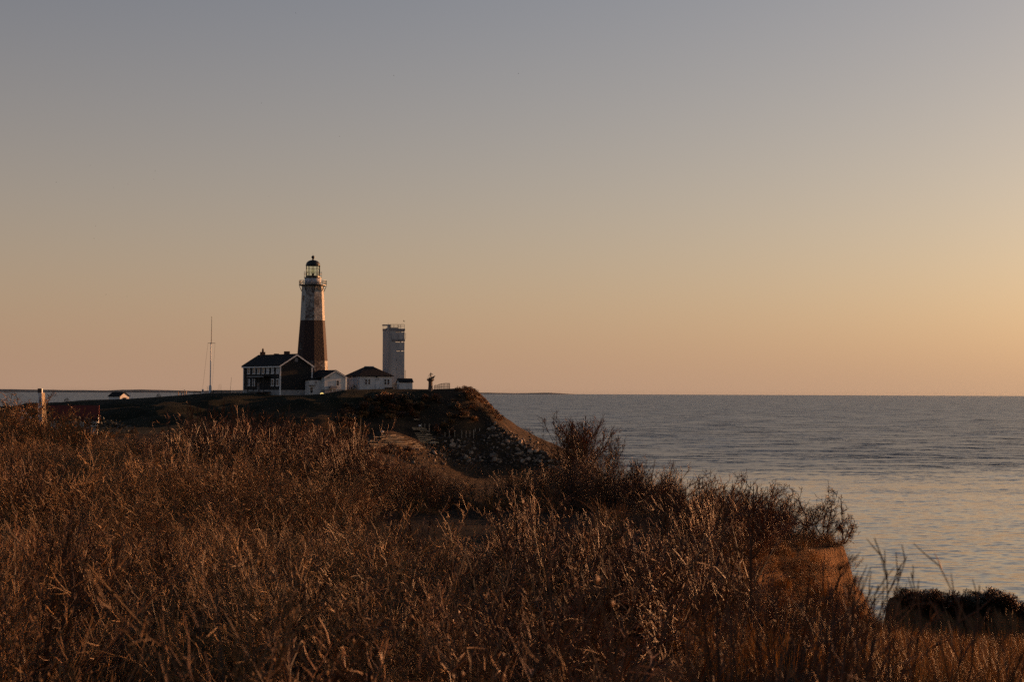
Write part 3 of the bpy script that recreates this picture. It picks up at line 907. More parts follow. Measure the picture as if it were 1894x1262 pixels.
# observation bay
bx0 = W / 2 - 3.35
MB().box(bx0, W / 2 + 0.06, -W / 2 - 0.16, -W / 2 - 0.003, zc_(631.3), zc_(627.3)).build('bay_sill', M['concrete_dark'], ct)
for a_, b_ in ((bx0 + 0.02, bx0 + 1.58), (bx0 + 1.78, W / 2 - 0.25)):
    MB().box(a_, b_, -W / 2 - 0.11, -W / 2 - 0.003, zc_(627.2), zc_(616.5)).build('shutter_panel', cmat, ct)
for a_ in (bx0 + 1.6, W / 2 - 0.2, bx0 - 0.12):
    MB().box(a_, a_ + 0.14, -W / 2 - 0.14, -W / 2 - 0.004, zc_(627.3) + 0.004, zc_(615.8)).build('bay_mullion', M['concrete'], ct)
mb = MB()
mb.bar((W / 2 + 0.01, -W / 2 + 0.3, zc_(626)), (W / 2 + 0.42, -W / 2 + 0.3, zc_(626)), 0.07).bar((W / 2 + 0.4, -W / 2 + 0.3, zc_(626.5)), (W / 2 + 0.4, -W / 2 + 0.3, zc_(616)), 0.07).bar((W / 2 + 0.01, -W / 2 + 0.3, zc_(616.3)), (W / 2 + 0.42, -W / 2 + 0.3, zc_(616.3)), 0.07)
mb.build('side_shutter', M['post_pale'], ct)
for row in (666, 683): MB().box(-0.02, 0.12, -W / 2 - 0.03, -W / 2 + 0.02, zc_(row + 1.7), zc_(row - 1.7)).build('slit_window', M['glass_dark'], ct)
for row in (614, 632): MB().box(px_ - 0.03, px_ + 0.02, -W / 2 + 2.9, -W / 2 + 3.5, zc_(row + 1.3), zc_(row - 1.3)).build('side_slit', M['blind'], ct)
mb = MB()
zr0 = zc_(607.8) + 0.03
P = [(px_ + 0.6, -W / 2 + 0.05), (px_ + 1.5, -W / 2 + 0.05), (px_ + 2.6, -W / 2 + 0.05), (px_ + 3.3, -W / 2 + 0.05), (W / 2 - 0.05, -W / 2 + 0.05), (W / 2 - 0.05, W / 2 - 0.05), (px_ + 2.2, W / 2 - 0.05), (px_ + 0.05, W / 2 - 0.05)]
for q in P: mb.bar((q[0], q[1], zr0), (q[0], q[1], zr0 + 1.08), 0.06)
for a_, b_ in zip(P[:-1], P[1:]):
    for zz in (1.06, 0.55): mb.bar((a_[0], a_[1], zr0 + zz), (b_[0], b_[1], zr0 + zz), 0.055)
mb.build('roof_railing', M['iron'], ct)
MB().tube((px_ + 2.6, -W / 2 + 0.6, zr0), (px_ + 2.6, -W / 2 + 0.6, zr0 + 1.5), 0.03, 0.015, 5).build('antenna', M['iron'], ct)
mb = MB()
for yy in (-W / 2 + 0.5, -W / 2 + 0.95): mb.bar((W / 2 + 0.5, yy, 1.2), (W / 2 + 0.5, yy, zc_(685)), 0.05)
for k in range(7): mb.bar((W / 2 + 0.5, -W / 2 + 0.5, 1.5 + k * 0.55), (W / 2 + 0.5, -W / 2 + 0.95, 1.5 + k * 0.55), 0.04)
mb.bar((W / 2, -W / 2 + 0.7, zc_(685)), (W / 2 + 0.52, -W / 2 + 0.7, zc_(685)), 0.05)
mb.build('ladder', M['post_pale'], ct)

# bird over the tower corner
def gull(name, loc, span, yaw, roll, flap):
    mb = MB()
    s = span
    mb.lathe([(0.012 * s, -0.28 * s), (0.055 * s, -0.12 * s), (0.075 * s, 0.0), (0.055 * s, 0.14 * s), (0.03 * s, 0.21 * s), (0.01 * s, 0.26 * s)], 8)
    vs = [Vector(p) for p in mb.v]
    mb.v = [(p.x, p.z, p.y) for p in vs]
    for sd in (-1, 1):
        q = [(sd * 0.05 * s, 0.09 * s, 0), (sd * 0.05 * s, -0.06 * s, 0), (sd * 0.27 * s, -0.05 * s, flap * 0.2 * s), (sd * 0.27 * s, 0.1 * s, flap * 0.2 * s), (sd * 0.5 * s, -0.08 * s, flap * 0.14 * s)]
        n_ = [(x, y, z + 0.018 * s) for x, y, z in q]
        mb.add(q + n_, [(0, 1, 2, 3), (3, 2, 4), (8, 7, 6, 5), (9, 7, 8), (0, 3, 8, 5), (3, 4, 9, 8), (4, 2, 7, 9), (2, 1, 6, 7)])
    o = mb.build(name, M['bird'])
    o.location = loc
    o.rotation_euler = (roll * 0.4, roll, yaw)
    return o


g_ = gull('bird', at(747.2, 594.8, D3 + 1), 1.0, rad(70), rad(25), 1.0)
tag(g_, 'small dark bird with raised wing hovering over the concrete tower railing', 'bird')

# --- small shed right of the tower
W, L2 = 3.3, 2.9
AL = rad(12 + 3.7)
D4 = D0
corner = at(738.7, 720.3, D4)
cen = corner - Matrix.Rotation(AL, 3, 'Z') @ Vector((-W / 2, -L2 / 2, 0))
sh = empty('white_shed', (cen.x, cen.y, corner.z), AL)
tag(sh, 'little white shed with dark gabled roof in front of the concrete tower', 'shed')
zc_ = lambda row: at(750, row, D4).z - corner.z
mb = MB(); gable_body(mb, W, L2, -0.6, zc_(707), zc_(700.8)); mb.build('wall', M['white_wall'], sh)
mb = MB(); gable_roof(mb, W, L2, zc_(707), zc_(700.8), 0.22, 0.1); mb.build('roof', M['dark_roof'], sh)
MB().box(-W / 2 - 0.04, -W / 2 - 0.003, -0.5, 0.4, -0.5, 1.15).build('door', M['concrete_dark'], sh)
MB().box(0.5, 0.62, -L2 / 2 - 0.05, -L2 / 2 - 0.003, 0.0, 0.2).build('vent', M['iron'], sh)

# --- hut on the left crest
W, L2 = 3.0, 3.7
D5 = 410
c_ = at(218, 739, D5)
AL = rad(58 - 90)
hu = empty('crest_hut', (c_.x, c_.y + 1, c_.z - 0.6), AL)
tag(hu, 'tiny hut with dark roof and sunlit pale gable on the far left crest', 'hut')
zc_ = lambda row: at(218, row, D5).z - c_.z + 0.6
mb = MB(); gable_body(mb, L2, W, -1, zc_(733.3), zc_(726.3)); mb.build('wall', M['white_wall'], hu)
mb = MB(); gable_roof(mb, L2, W, zc_(733.3), zc_(726.3), 0.2, 0.1); mb.build('roof', M['dark_roof'], hu)
MB().box(L2 / 2 + 0.003, L2 / 2 + 0.05, -0.5, 0.5, -0.5, zc_(735.3)).build('door', M['dark_paint'], hu)

# --- red roofed building down on the left
D6 = 300
c_ = at(138, 789, D6)
rb = empty('red_roofed_building', (c_.x, c_.y, c_.z), rad(8))
tag(rb, 'low building with dull red roof and pale wall half hidden behind the scrub', 'building')
u6 = D6 / F
mb = MB(); gable_body(mb, 84 * u6, 3.4, -1.5, 13 * u6, 38 * u6); mb.build('wall', M['white_wall'], rb)
mb = MB(); gable_roof(mb, 84 * u6, 3.4, 13 * u6, 38 * u6, 0.2, 0.12); mb.build('roof', M['red_roof'], rb)
for k in (-2.6, 0.4, 2.4): window(rb, k, 0.55, 0.7, 0.7, -1.703, (1, 1), 'glass_dark', fw=0.09)

# --- small gabled kiosk at the far left
D7 = 150
c_ = at(42, 800, D7)
ki = empty('gabled_kiosk', c_, rad(-15))
tag(ki, 'small dark kiosk with white-edged gable left of the tall sign post', 'kiosk')
u7 = D7 / F
mb = MB(); gable_body(mb, 1.4, 26 * u7, -1, 28 * u7, 41 * u7)
kb = mb.build('wall', M['wood_grey'], ki)
ki.rotation_euler = (0, 0, rad(-75))
mb = MB(); gable_roof(mb, 1.4, 26 * u7, 28 * u7, 41 * u7, 0.12, 0.06); mb.build('roof', M['dark_roof'], ki)
for s in (-1, 1): MB().bar((0.84, s * 15.5 * u7, 25.5 * u7), (0.84, 0.0, 41.5 * u7), 0.05, 0.09).build('rake_board', M['white_trim'], ki)
MB().box(0.703, 0.74, -3.0 * u7, 4.0 * u7, 18 * u7, 30 * u7).build('notice_board', M['white_trim'], ki)
MB().box(0.743, 0.75, -2.0 * u7, 3.0 * u7, 20 * u7, 24 * u7).build('notice_print', M['blue_paint'], ki)

# --- tall sign pylon
D8 = 118
u8 = D8 / F
c_ = at(77, 792, D8)
sg = empty('sign_pylon', (c_.x, c_.y, c_.z), 0)
tag(sg, 'tall narrow white sign pylon with dark red diamond, rising from the brown scrub', 'sign')
zt = 73 * u8
# triangular plan: white face to the camera, right flank's sunlight painted as pale timber
A0, B0, C0 = (-4.8 * u8, 0), (2.2 * u8, -0.06), (10.5 * u8, 0.28)
A1, B1, C1 = (-8.2 * u8, 0), (-0.2 * u8, -0.06), (3.2 * u8, 0.22)
zs_ = -0.8
MB().add([(A0[0], A0[1], zs_), (B0[0], B0[1], zs_), (B1[0], B1[1], zt), (A1[0], A1[1], zt), (A0[0] + 0.02, 0.12, zs_), (B0[0] + 0.02, 0.12, zs_), (B1[0] + 0.02, 0.12, zt), (A1[0] + 0.02, 0.12, zt)],
         [(0, 1, 2, 3), (5, 4, 7, 6), (4, 0, 3, 7), (3, 2, 6, 7), (1, 5, 6, 2)]).build('sign_face', M['white_trim'], sg)
zt2 = zt - 8 * u8
MB().add([(B0[0] + 0.004, -0.05, zs_), (C0[0], 0.35, zs_), (C1[0], 0.28, zt2), (B1[0] + 0.01, -0.05, zt2), (B0[0] + 0.03, 0.1, zs_), (C0[0] - 0.04, 0.5, zs_), (C1[0] - 0.04, 0.4, zt2), (B1[0] + 0.03, 0.1, zt2)],
         [(0, 1, 2, 3), (5, 4, 7, 6), (1, 5, 6, 2), (3, 2, 6, 7), (4, 0, 3, 7)]).build('sunlit_flank', M['wood_pale'], sg)


def on_face(s, t_, off=0.012):
    """point on the white face: s across 0..1, t_ up 0..1"""
    a_ = Vector((A0[0] + (A1[0] - A0[0]) * t_, 0)); b_ = Vector((B0[0] + (B1[0] - B0[0]) * t_, -0.06))
    q = a_ + (b_ - a_) * s
    return (q.x, q.y - off, zs_ + (zt - zs_) * t_)


def face_print(name, quads, mat, off=0.012):
    mb = MB()
    for q in quads:
        n_ = len(q)
        mb.add([on_face(s, t_, off) for s, t_ in q] + [on_face(s, t_, 0.001) for s, t_ in q],
               [tuple(range(n_))] + [(k, (k + 1) % n_, n_ + (k + 1) % n_, n_ + k)[::-1] for k in range(n_)])
    mb.build(name, mat, sg)


tr_ = lambda row: 1 - (row - 719) / (73 + 0.8 / u8)
face_print('sign_cap', [[(0.0, tr_(727)), (1.0, tr_(727)), (1.0, tr_(719)), (0.0, tr_(719))]], M['granite'], 0.02)
face_print('diamond_emblem', [[(0.5, tr_(754)), (0.72, tr_(743)), (0.55, tr_(730)), (0.3, tr_(743))]], M['red_paint'])
qs = []
rnd_ = random.Random(4)
row = 757.5
while row < 786:
    hh_ = rnd_.choice((1.6, 2.2, 3.2))
    a_ = 0.25 + rnd_.random() * 0.1; b_ = 0.72 + rnd_.random() * 0.12
    if rnd_.random() < 0.4: qs += [[(a_, tr_(row + hh_)), (a_ + 0.16, tr_(row + hh_)), (a_ + 0.16, tr_(row)), (a_, tr_(row))], [(b_ - 0.16, tr_(row + hh_)), (b_, tr_(row + hh_)), (b_, tr_(row)), (b_ - 0.16, tr_(row))]]
    else: qs.append([(a_, tr_(row + hh_)), (b_, tr_(row + hh_)), (b_, tr_(row)), (a_, tr_(row))])
    row += hh_ + 1.1
face_print('stacked_lettering', qs, M['blue_paint'])


# ------------------------------------------------------------------ things on the hill
def hit(px, row, y0=150.0, y1=560.0, step=0.25):
    """first point of the land met by the sight line through a photo pixel, from distance y0 on"""
    d = CM @ Vector(((px - PW / 2) / F, (PH / 2 - row) / F, -1.0))
    ys = np.arange(y0, y1, step)
    k = ys / d.y
    z = EYE.z + d.z * k
    g = zland(d.x * k, ys)
    w = np.nonzero(g >= z)[0]
    if len(w) == 0: return None
    y = ys[w[0]]
    x = d.x * y / d.y
    return Vector((x, y, float(zland(np.array([x]), np.array([y]))[0])))


def ground_at(px, y):
    x = (px - PW / 2) / F * y
    return Vector((x, y, float(zland(np.array([x]), np.array([float(y)]))[0])))


# flagpole
b0 = at(388.7, 727.5, D0)
fp = empty('flagpole', b0)
tag(fp, 'tall white flagpole with a crossbar and guy lines left of the dark house', 'flagpole')
zc_ = lambda row: at(389, row, D0).z - b0.z
MB().lathe([(0.36, -0.8), (0.34, zc_(715)), (0.26, zc_(713)), (0.16, zc_(712.8))], 12).build('base', M['white_trim'], fp)
MB().tube((0, 0, zc_(713)), (0.05, 0, zc_(634)), 0.15, 0.10, 8).build('lower_mast', M['white_trim'], fp)
MB().tube((0.16, 0, zc_(637)), (0.22, 0, zc_(587)), 0.085, 0.05, 8).build('topmast', M['wood_grey'], fp)
MB().tube((0.2, 0, zc_(587)), (0.2, 0, zc_(585.8)), 0.11, 0.06, 8).build('truck', M['iron'], fp)
MB().tube((-0.7, 0, zc_(635)), (1.15, 0, zc_(635)), 0.055, 0.055, 6).build('crossbar', M['wood_grey'], fp)
MB().tube((-0.65, 0, zc_(635)), (-1.95, 0, zc_(725)), 0.02, 0.02, 4).build('guy_line', M['iron'], fp)
MB().tube((1.1, 0, zc_(635)), (0.45, 0.3, zc_(712)), 0.02, 0.02, 4).build('guy_line', M['iron'], fp)


def table(name, px0, px1, top, bot, label, cat, legs, y=D0 - 2):
    c = at((px0 + px1) / 2, bot, y)
    o = empty(name, c)
    tag(o, label, cat)
    w = (px1 - px0) * U / 2
    h = (bot - top) * U
    MB().box(-w, w, -0.4, 0.4, h - 0.11, h).build('table_top', M['wood_grey'], o)
    for q in legs:
        MB().box(w * q - 0.06, w * q + 0.06, -0.3, 0.3, -0.5, h - 0.112).build('leg', M['wood_grey'], o)
    return o


table('picnic_table', 329, 345, 724.3, 732.5, 'thin-legged dark wooden table on the crest left of the flagpole', 'table', (-0.88, -0.1, 0.45, 0.88))
c = at(341, 724.3, D0 - 2)
o = empty('spotting_scope', c)
tag(o, 'small dark viewing scope standing on the thin-legged table', 'scope')
MB().tube((0, 0, 0.004), (0, 0, 0.25), 0.05, 0.04, 6).build('stand', M['iron'], o)
MB().tube((-0.14, 0, 0.3), (0.12, 0, 0.36), 0.06, 0.08, 8).build('scope_tube', M['iron'], o)
c = at(364.5, 729.5, D0 - 2)
o = empty('wooden_bench', c)
tag(o, 'low brown wooden bench with a sunlit end between table and flagpole', 'bench')
MB().box(-0.85, 0.85, -0.25, 0.25, 0.32, 0.42).build('seat', M['wood_grey'], o)
MB().box(-0.85, 0.85, 0.2, 0.28, 0.43, 0.72).build('backrest', M['wood_grey'], o)
for s in (-1, 1): MB().box(s * 0.78 - 0.06, s * 0.78 + 0.06, -0.25, 0.25, -0.5, 0.318).build('leg', M['wood_pale'], o)  # paler legs: sunlight on the bench end put into the colour
c = at(375, 729, D0 - 2)
o = empty('information_board', c, rad(20))
tag(o, 'little white information board on two legs just left of the flagpole', 'sign')
bd = MB().box(-0.22, 0.22, -0.03, 0.03, 0.25, 1.15).build('board', M['white_trim'], o)
MB().box(-0.14, 0.14, -0.045, -0.033, 0.5, 0.85).build('dark_panel', M['iron'], bd)
for s in (-1, 1): MB().box(s * 0.2 - 0.025, s * 0.2 + 0.025, -0.03, 0.03, -0.5, 0.248).build('leg', M['white_trim'], o)


def post(name, px, top, bot, y, w, mat, label, cat, lean=0.0, group=None):
    c = at(px, bot, y)
    h = at(px, top, y).z - c.z
    o = MB().tube((0, 0, -0.4), (lean, 0, h), w / 2, w * 0.42, 6).build(name, mat, None, loc=c)
    tag(o, label, cat, group)
    return o


post('thin_post', 383.4, 715, 728, D0 - 3, 0.07, M['wood_grey'], 'thin dark post close on the left of the flagpole foot', 'post')
post('leaning_stick', 425.5, 698, 727, D0 - 2, 0.07, M['wood_grey'], 'tall thin stick leaning right at the end of the rail fence', 'pole', 0.3)
post('thin_post', 405, 711, 727, D0 - 1, 0.05, M['wood_grey'], 'left one of two thin upright rods behind the rail fence', 'post')
post('thin_post', 408.6, 710.5, 727, D0 - 1, 0.05, M['wood_grey'], 'right one of two thin upright rods behind the rail fence', 'post')
c = at(410, 727.5, D0 - 2)
o = empty('rail_fence', c)
tag(o, 'low dark rail fence on the crest between flagpole and dark house', 'fence')
for k in range(5): MB().box(-2.1 + k * 1.05 - 0.06, -2.1 + k * 1.05 + 0.06, -0.06, 0.06, -0.5, 0.76).build('post', M['wood_grey'], o)
for zz in (0.25, 0.45, 0.66): MB().box(-2.15, 2.15, -0.10, -0.064, zz - 0.06, zz + 0.06).build('rail', M['wood_grey'], o)

# glowing yellow arch by the small house
c = hit(595.5, 731.5, 380)
c = Vector((at(595.5, 731, 407).x, 407, at(595.5, 731, 407).z))
o = empty('yellow_arch', c)
tag(o, 'small glowing yellow arch on the grass below the white gabled house', 'lamp')
mb = MB()
for k in range(7):
    a, b_ = math.pi * k / 7, math.pi * (k + 1) / 7
    mb.bar((math.cos(a) * 0.38, 0, 0.05 + math.sin(a) * 0.42), (math.cos(b_) * 0.38, 0, 0.05 + math.sin(b_) * 0.42), 0.15, 0.2)
mb.build('glowing_ring', M['yellow_glow'], o)
MB().box(-0.45, 0.45, -0.12, 0.2, -0.5, 0.04).build('housing', M['iron'], o)
MB().lathe([(0.28, 0.1), (0.28, 0.16)], 12).build('lens', M['iron'], o)

# memorial statue
c = at(796.2, 721.5, 408)
US = 408 / F
st = empty('fisherman_memorial', c, 0)
tag(st, 'bronze statue of a fisherman hauling a line, on a flared stone pedestal', 'statue')
MB().lathe([(5.2 * US, -0.8), (4.6 * US, 0.4), (4.3 * US, 5 * US), (3.9 * US, 13 * US), (4.4 * US, 16.3 * US)], 8, rad(22)).build('pedestal', M['granite'], st)
MB().lathe([(5.2 * US, 16.3 * US), (7.2 * US, 18.0 * US), (7.3 * US, 20.2 * US), (3.0 * US, 20.4 * US)], 8, rad(22)).build('capstone', M['granite'], st)
zt = 20.3 * US
# boat bow rising to the right, with gunwale
mb = MB()
mb.add([(-3.8 * US, -0.3, zt), (2.0 * US, -0.42, zt), (6.0 * US, -0.1, zt + 1.0 * US), (8.6 * US, 0.0, zt + 5.6 * US), (1.5 * US, -0.45, zt + 2.6 * US), (-4.2 * US, -0.4, zt + 1.6 * US),
        (-3.8 * US, 0.3, zt), (2.0 * US, 0.42, zt), (6.0 * US, 0.1, zt + 1.0 * US), (1.5 * US, 0.45, zt + 2.6 * US), (-4.2 * US, 0.4, zt + 1.6 * US)],
       [(0, 1, 4, 5), (1, 2, 3, 4), (7, 6, 10, 9), (8, 7, 9, 3), (2, 8, 3), (0, 5, 10, 6), (5, 4, 9, 10), (4, 3, 9), (0, 6, 7, 1), (1, 7, 8, 2)])
mb.bar((1.5 * US, -0.45, zt + 2.7 * US), (8.8 * US, 0, zt + 5.9 * US), 0.09)
mb.build('boat_bow', M['bronze'], st)
mb = MB()
mb.tube((7.4 * US, 0, zt + 4.0 * US), (5.0 * US, -0.1, zt - 1.0 * US), 0.025, 0.025, 4)
mb.build('mooring_line', M['bronze'], st)


def skin_body(name, joints, edges, mat, parent, root=0):
    me = bpy.data.meshes.new(name)
    me.from_pydata([j[:3] for j in joints], edges, [])
    o = bpy.data.objects.new(name, me)
    COL.objects.link(o)
    o.parent = parent
    me.materials.append(mat)
    sk = o.modifiers.new('skin', 'SKIN')
    lay = me.skin_vertices[0] if me.skin_vertices else None
    if lay is None:
        bm_attr = None
    for i, j in enumerate(joints):
        lay.data[i].radius = (j[3], j[4] if len(j) > 4 else j[3])
        lay.data[i].use_root = (i == root)
    sb = o.modifiers.new('smooth', 'SUBSURF')
    sb.levels = 1; sb.render_levels = 1
    return o


S_ = 12.0 * US / 1.75
Y_ = 0.0
X0 = 0.35 * US
J = [(0, 0, .95, .16, .13), (0.02, 0, 1.12, .15, .12), (.04, 0, 1.32, .19, .13), (.03, 0, 1.48, .09), (.01, 0, 1.56, .075), (.0, -.02, 1.68, .115), (.0, 0, 1.80, .085),
     (.22, -.02, 1.44, .085), (.50, -.05, 1.27, .07), (.62, -.12, 1.14, .055), (.60, -.15, 1.04, .05),
     (-.17, -.02, 1.40, .08), (-.36, -.05, 1.12, .065), (-.56, -.08, .82, .05), (-.64, -.09, .72, .05),
     (-.12, .03, .85, .13), (-.22, .02, .48, .095), (-.26, .03, .10, .065), (-.30, -.10, .04, .05),
     (.12, -.02, .85, .13), (.16, -.05, .48, .095), (.12, -.02, .10, .065), (.18, -.14, .04, .05)]
Eg = [(0, 1), (1, 2), (2, 3), (3, 4), (4, 5), (5, 6), (2, 7), (7, 8), (8, 9), (9, 10), (2, 11), (11, 12), (12, 13), (13, 14), (0, 15), (15, 16), (16, 17), (17, 18), (0, 19), (19, 20), (20, 21), (21, 22)]
J = [(X0 + j[0] * S_, Y_ + j[1] * S_, zt - 0.02 + j[2] * S_) + tuple(r * S_ for r in j[3:]) for j in J]
try:
    fg = skin_body('figure', J, Eg, M['bronze'], st)
except Exception as ex:
    print('skin failed', ex)
MB().tube((J[14][0], J[14][1], J[14][2]), (J[14][0] - 0.35, -0.1, zt - 0.3), 0.025, 0.025, 4).build('hauling_line', M['bronze'], st)

# curved fence beside the memorial
c = at(804, 720.5, 410)
fe = empty('memorial_fence', c)
tag(fe, 'brown picket fence rising and curving right beside the statue', 'fence')
tops = [(803.5, 713.5), (806, 712.6), (808.5, 713.2), (810.5, 711.5), (813, 710.8), (815.5, 710.2), (817.5, 709.8), (820, 709.3), (822.5, 709.1), (825, 709.0), (827.5, 709.0), (830, 709.0), (831.7, 709.2)]
pts_ = []
for i, (px, tp) in enumerate(tops):
    y = 410 + 0.12 * i - (0.9 if i > 11 else 0)
    t_ = at(px, tp, y)
    q = (t_.x - c.x, t_.y - c.y, t_.z - c.z)
    pts_.append(q)
    MB().box(q[0] - 0.07, q[0] + 0.07, q[1] - 0.05, q[1] + 0.05, -0.7, q[2]).build('post', M['wood_grey'], fe)
for a_, b_ in zip(pts_[:-1], pts_[1:]):
    MB().bar((a_[0], a_[1] - 0.07, a_[2] - 0.05), (b_[0], b_[1] - 0.07, b_[2] - 0.05), 0.035, 0.10).build('rail', M['wood_grey'], fe)
    MB().bar((a_[0], a_[1] - 0.07, a_[2] * 0.45), (b_[0], b_[1] - 0.07, b_[2] * 0.45), 0.03, 0.08).build('rail', M['wood_grey'], fe)
post('marker_post', 846.5, 714, 720, 411, 0.16, M['wood_grey'], 'taller of two short posts at the right end of the hill top', 'post')
post('marker_post', 849.2, 715.2, 720, 411, 0.14, M['wood_grey'], 'shorter of two short posts at the right end of the hill top', 'post')

# bollard globe lamps over the terraces
for px, tp, bt, lb in ((707, 799.5, 807, 'small white globe on a short stem above the lower left timber terraces'), (776.3, 788.5, 796, 'small white globe on a short stem above the upper right timber terraces')):
    h_ = hit(px, bt, 330)
    zt_ = at(px, tp, h_.y).z - h_.z
    o = empty('globe_lamp', h_)
    tag(o, lb, 'lamp')
    MB().tube((0, 0, -0.3), (0, 0, zt_), 0.05, 0.05, 6).build('stem', M['post_pale'], o)
    MB().lathe([(0.06, zt_ - 0.2), (0.2, zt_ - 0.1), (0.26, zt_ + 0.06), (0.2, zt_ + 0.22), (0.06, zt_ + 0.3)], 12).build('globe', M['white_globe'], o, True)

# loose rows of stakes
for nm, lab, rows_ in (('stake_row', 'row of thin stakes on the dark slope right of the upper timber terraces', [(779.4, 784, 792), (786, 784, 793), (794, 784.5, 799), (801, 784.5, 790), (809.5, 787, 797)]),
                       ('stake_row', 'row of pale stakes standing right above the boulder pile', [(823, 800, 809), (831, 797, 809.5), (841, 796, 809), (854, 796, 811), (862, 797, 810), (869, 797, 810), (876, 795, 811), (879, 792, 799), (887, 792, 799.5)])):
    h0 = hit(rows_[2][0], rows_[2][2], 330)
    o = empty(nm, h0)
    tag(o, lab, 'fence')
    for px, tp, bt in rows_:
        h_ = hit(px, bt, 330)
        tz = at(px, tp, h_.y).z
        q = h_ - h0
        MB().box(q.x - 0.07, q.x + 0.07, q.y - 0.07, q.y + 0.07, q.z - 0.6, tz - h0.z).build('stake', M['post_pale'], o)

# timber terraces stepping up the slope
rnd = random.Random(11)
for nm, lab, specs in (('timber_terrace', 'lower left bank of sunlit pale timber terraces on the slope', [(683 + abs(k - 4) * 3.0 - k * 0.5, 742 + k * 6.5, 807.5 + 3.1 * k) for k in range(8)]),
                       ('timber_terrace', 'upper right bank of sunlit pale timber terraces beside the stakes', [(762 + 2.0 * k, 786 + 3.2 * k, 793.5 + 3.4 * k) for k in range(9)]),
                       ('timber_terrace', 'short top flight of sunlit planks above the white globe', [(766, 776, 778), (770, 777, 782)])):
    h0 = hit((specs[0][0] + specs[0][1]) / 2, specs[0][2], 330)
    o = empty(nm, h0)
    tag(o, lab, 'terrace')
    shared = None
    for a_, b_, row in specs:
        px = a_
        while px < b_ - 1:
            w_ = min(rnd.uniform(9, 18), b_ - px)
            h_ = hit(px + w_ / 2, row + rnd.uniform(-0.5, 0.5), 330)
            if h_ and rnd.random() < 0.9:
                if shared is None:
                    tmp = MB().box(-0.5, 0.5, -0.09, 0.09, -0.085, 0.085).build('plank', M['wood_pale'], o)
                    shared = tmp; pl = tmp
                else:
                    pl = shared.copy(); COL.objects.link(pl)
                ang = rad(rnd.uniform(36, 48))
                q = h_ - h0
                pl.location = (q.x, q.y - 0.25, q.z + 0.14)
                pl.rotation_euler = (rad(rnd.uniform(-8, 8)), rad(rnd.uniform(-3, 3)), ang)
                pl.scale = (w_ * 0.95 * h_.y / F / math.cos(ang), 1, rnd.uniform(0.8, 1.3))
            px += w_ + 0.4

# rock revetment at the foot of the headland
import bmesh
rock_me = []
for k in range(7):
    rr = random.Random(100 + k)
    bm = bmesh.new()
    for _ in range(15):
        v = Vector((rr.gauss(0, 1), rr.gauss(0, 1), rr.gauss(0, 1))).normalized()
        bm.verts.new((v.x * rr.uniform(0.8, 1.1), v.y * rr.uniform(0.65, 0.95), v.z * rr.uniform(0.55, 0.85)))
    bmesh.ops.convex_hull(bm, input=bm.verts)
    bmesh.ops.bevel(bm, geom=list(bm.edges), offset=0.06, segments=1, affect='EDGES')
    me = bpy.data.meshes.new('boulder')
    bm.to_mesh(me); bm.free()
    me.materials.append(M['rock'])
    rock_me.append(me)
h0 = hit(880, 835, 330)
rv = empty('rock_revetment', h0)
tag(rv, 'heap of angular sunlit boulders along the foot of the lighthouse hill', 'rocks')
rs = random.Random(5)
placed = []
tries = 0
while len(placed) < 215 and tries < 9000:
    tries += 1
    r_ = rs.random()
    if r_ < 0.56: px, row = 1005 - 215 * rs.random() ** 1.4, rs.uniform(813, 860)
    elif r_ < 0.66: px, row = rs.uniform(690, 790), rs.uniform(832, 866)
    else:
        px = rs.uniform(900, 1045); row = 780 + (px - 905) * 0.50 + rs.uniform(0, 34)
    if row < 806 and px < 900: continue
    if row > 806 + 30 and px < 720: continue
    szp = 3.6 + 11.5 * rs.random() ** 2.2
    if any((px - a) ** 2 + ((row - b) * 1.3) ** 2 < (0.34 * (szp + c)) ** 2 for a, b, c in placed): continue
    h_ = hit(px, row, 325, 470, 0.5)
    if h_ is None: continue
    placed.append((px, row, szp))
    o = bpy.data.objects.new('boulder', rs.choice(rock_me))
    COL.objects.link(o)
    o.parent = rv
    q = h_ - h0
    s_ = szp * h_.y / F / 2
    o.location = (q.x, q.y, q.z + s_ * 0.25)
    o.rotation_euler = (rs.uniform(-0.5, 0.5), rs.uniform(-0.5, 0.5), rs.uniform(0, 6.28))
    o.scale = (s_ * rs.uniform(1.0, 1.5), s_ * rs.uniform(0.9, 1.3), s_ * rs.uniform(0.9, 1.3))

# smaller rubble wedged between the boulders
mb = MB()
for _ in range(520):
    px, row = rs.uniform(765, 1010), rs.uniform(804, 870)
    if rs.random() < 0.25: px = rs.uniform(900, 1050); row = 780 + (px - 905) * 0.52 + rs.uniform(0, 32)
    elif row < 806: continue
    h_ = hit(px, row, 325, 470, 0.6)
    if h_ is None: continue
    s_ = rs.uniform(1.2, 3.0) * h_.y / F
    mt = Matrix.Translation(h_ - h0) @ Matrix.Rotation(rs.uniform(0, 6.28), 4, 'Z') @ Matrix.Rotation(rs.uniform(-.6, .6), 4, 'X') @ Matrix.Diagonal((s_ * 1.2, s_, s_ * 0.8, 1))
    mb.add([mt @ Vector(q) for q in ((-1, -.8, -.7), (.9, -1, -.6), (1, .9, -.7), (-.8, 1, -.6), (-.6, -.6, .7), (.7, -.5, .9), (.5, .7, .6), (-.7, .5, .8))], [(0, 3, 2, 1), (4, 5, 6, 7), (0, 1, 5, 4), (1, 2, 6, 5), (2, 3, 7, 6), (3, 0, 4, 7)])
mb.build('rubble', M['rubble'], rv)['kind'] = 'stuff'

